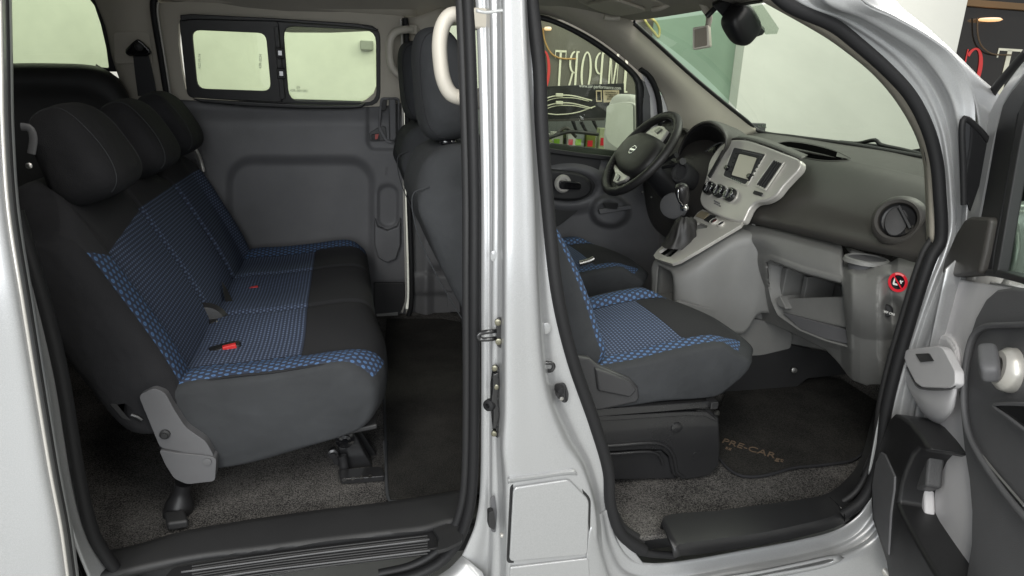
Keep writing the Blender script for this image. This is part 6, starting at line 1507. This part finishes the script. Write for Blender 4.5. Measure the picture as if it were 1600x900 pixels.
# speaker / ashtray box
lid_o = [(1411, 552), (1416, 545), (1440, 542), (1466, 541), (1480, 556), (1492, 580), (1492, 600), (1478, 606), (1440, 605), (1428, 594), (1416, 570)]
bt = empty('door_bin', (0, 0, 0), van) if False else od
prism('bin_backing', Dq([(1450, 545), (1454, 532), (1464, 525), (1477, 524), (1488, 532), (1494, 545), (1496, 575), (1492, 600), (1452, 600)], .016), -DN*.008, M['graydoor'], od, bevel=.004, n=50)
def bx3(l, o): return [D1(a, b, o) for a, b in l]
R_b = [bx3([(1411, 556), (1440, 548), (1466, 543), (1484, 560), (1493, 586), (1491, 602), (1478, 607), (1440, 606), (1426, 592), (1414, 572)], .052),
       bx3([(1413, 580), (1440, 575), (1466, 570), (1484, 590), (1494, 600), (1491, 618), (1478, 630), (1450, 630), (1432, 616), (1420, 600)], .048),
       bx3([(1430, 620), (1445, 615), (1466, 610), (1480, 618), (1490, 625), (1488, 640), (1478, 648), (1460, 650), (1446, 645), (1436, 634)], .034),
       bx3([(1450, 650), (1456, 648), (1464, 646), (1470, 648), (1475, 650), (1474, 656), (1469, 660), (1464, 661), (1458, 659), (1453, 655)], .012)]
skin('bin_body', R_b, M['graydoor'], od, n=60, m=30, closed=True, smooth=180)
bl = prism('bin_lid', Dq(rq([(1410, 553), (1416, 546), (1466, 540), (1474, 545), (1492, 580), (1492, 600), (1484, 606), (1440, 605), (1430, 598), (1417, 572)], 4), .064), -DN*.016, M['graydoor'], od, bevel=.006)
prism('lid_slot', Dq(rq([(1430, 553), (1451, 552), (1458, 564), (1438, 566)], 1), .066), -DN*.003, M['gloss'], od, bevel=0)
tube('bin_joint', Dq([(1417, 574), (1430, 600), (1440, 607), (1484, 608), (1493, 602)], .060), .002, M['dgray'], od, n=30, res=6)
# lower map pocket
pk = [(1397, 646), (1408, 650), (1422, 660), (1438, 680), (1452, 702), (1444, 705), (1434, 700), (1424, 712), (1414, 735), (1406, 760), (1402, 785), (1410, 805), (1428, 838), (1452, 880), (1490, 940), (1392, 940), (1384, 880), (1362, 812), (1359, 758), (1374, 697), (1388, 656)]
prism('map_pocket', Dq(pk, .075), -DN*.095, M['black'], od, bevel=.010)
prism('pocket_pad', Dq([(1430, 702), (1452, 703), (1448, 735), (1446, 760), (1428, 766), (1416, 776), (1412, 796), (1404, 785), (1408, 760), (1416, 735), (1424, 712)], .045), -DN*.03, pm('grained_grey', (.07, .07, .072), .5, bump=1.0, bscale=400), od, bevel=.006)
prism('pocket_tongue', Dq([(1413, 790), (1416, 776), (1428, 767), (1444, 762), (1445, 800), (1440, 820), (1424, 806)], .030), -DN*.02, M['graydoor'], od, bevel=.006)
prism('pocket_well', Dq([(1424, 808), (1444, 806), (1446, 822), (1494, 905), (1504, 950), (1480, 935)], .018), -DN*.006, M['black'], od, bevel=.002)
prism('pocket_facet', Dq([(1376, 706), (1382, 710), (1397, 744), (1396, 765), (1391, 800), (1387, 868), (1380, 852), (1364, 808), (1362, 758), (1368, 722)], .079), -DN*.008, M['dgray'], od, bevel=.003)
tube('check_strap', [D1(1392, 900, .0), D1(1380, 890, .02), Vector((.97, -.80, .30))], .008, M['satin'], od, n=10)
# exterior mirror of the open door
me_ = D1(1600, 395, -.10)
pillow('mirror_housing', me_, (.10, .18, .20), M['satin'], od, rot=Euler((0, 0, OA)), e=5)
tube('mirror_rim', [me_+Vector((-.055, .02, 0))+DD*.10*cos(a)+Vector((0, 0, .085*sin(a))) for a in [2*pi*i/24 for i in range(24)]], .006, M['satin'], od, closed=True, n=50)
prism('outer_skin', Dq([(1480, 430), (1720, 470), (1720, 960), (1500, 960), (1400, 900), (1380, 760)], -.095), -DN*.004, M['silver'], od, bevel=.003)
for o in bpy.data.objects:
    if o.name.split('.')[0] in ('back_wall', 'painted_wall', 'wall_pillar'): o['kind'] = 'thing'
van['label'] = 'silver van with near side doors open on a black, grey and blue cabin'
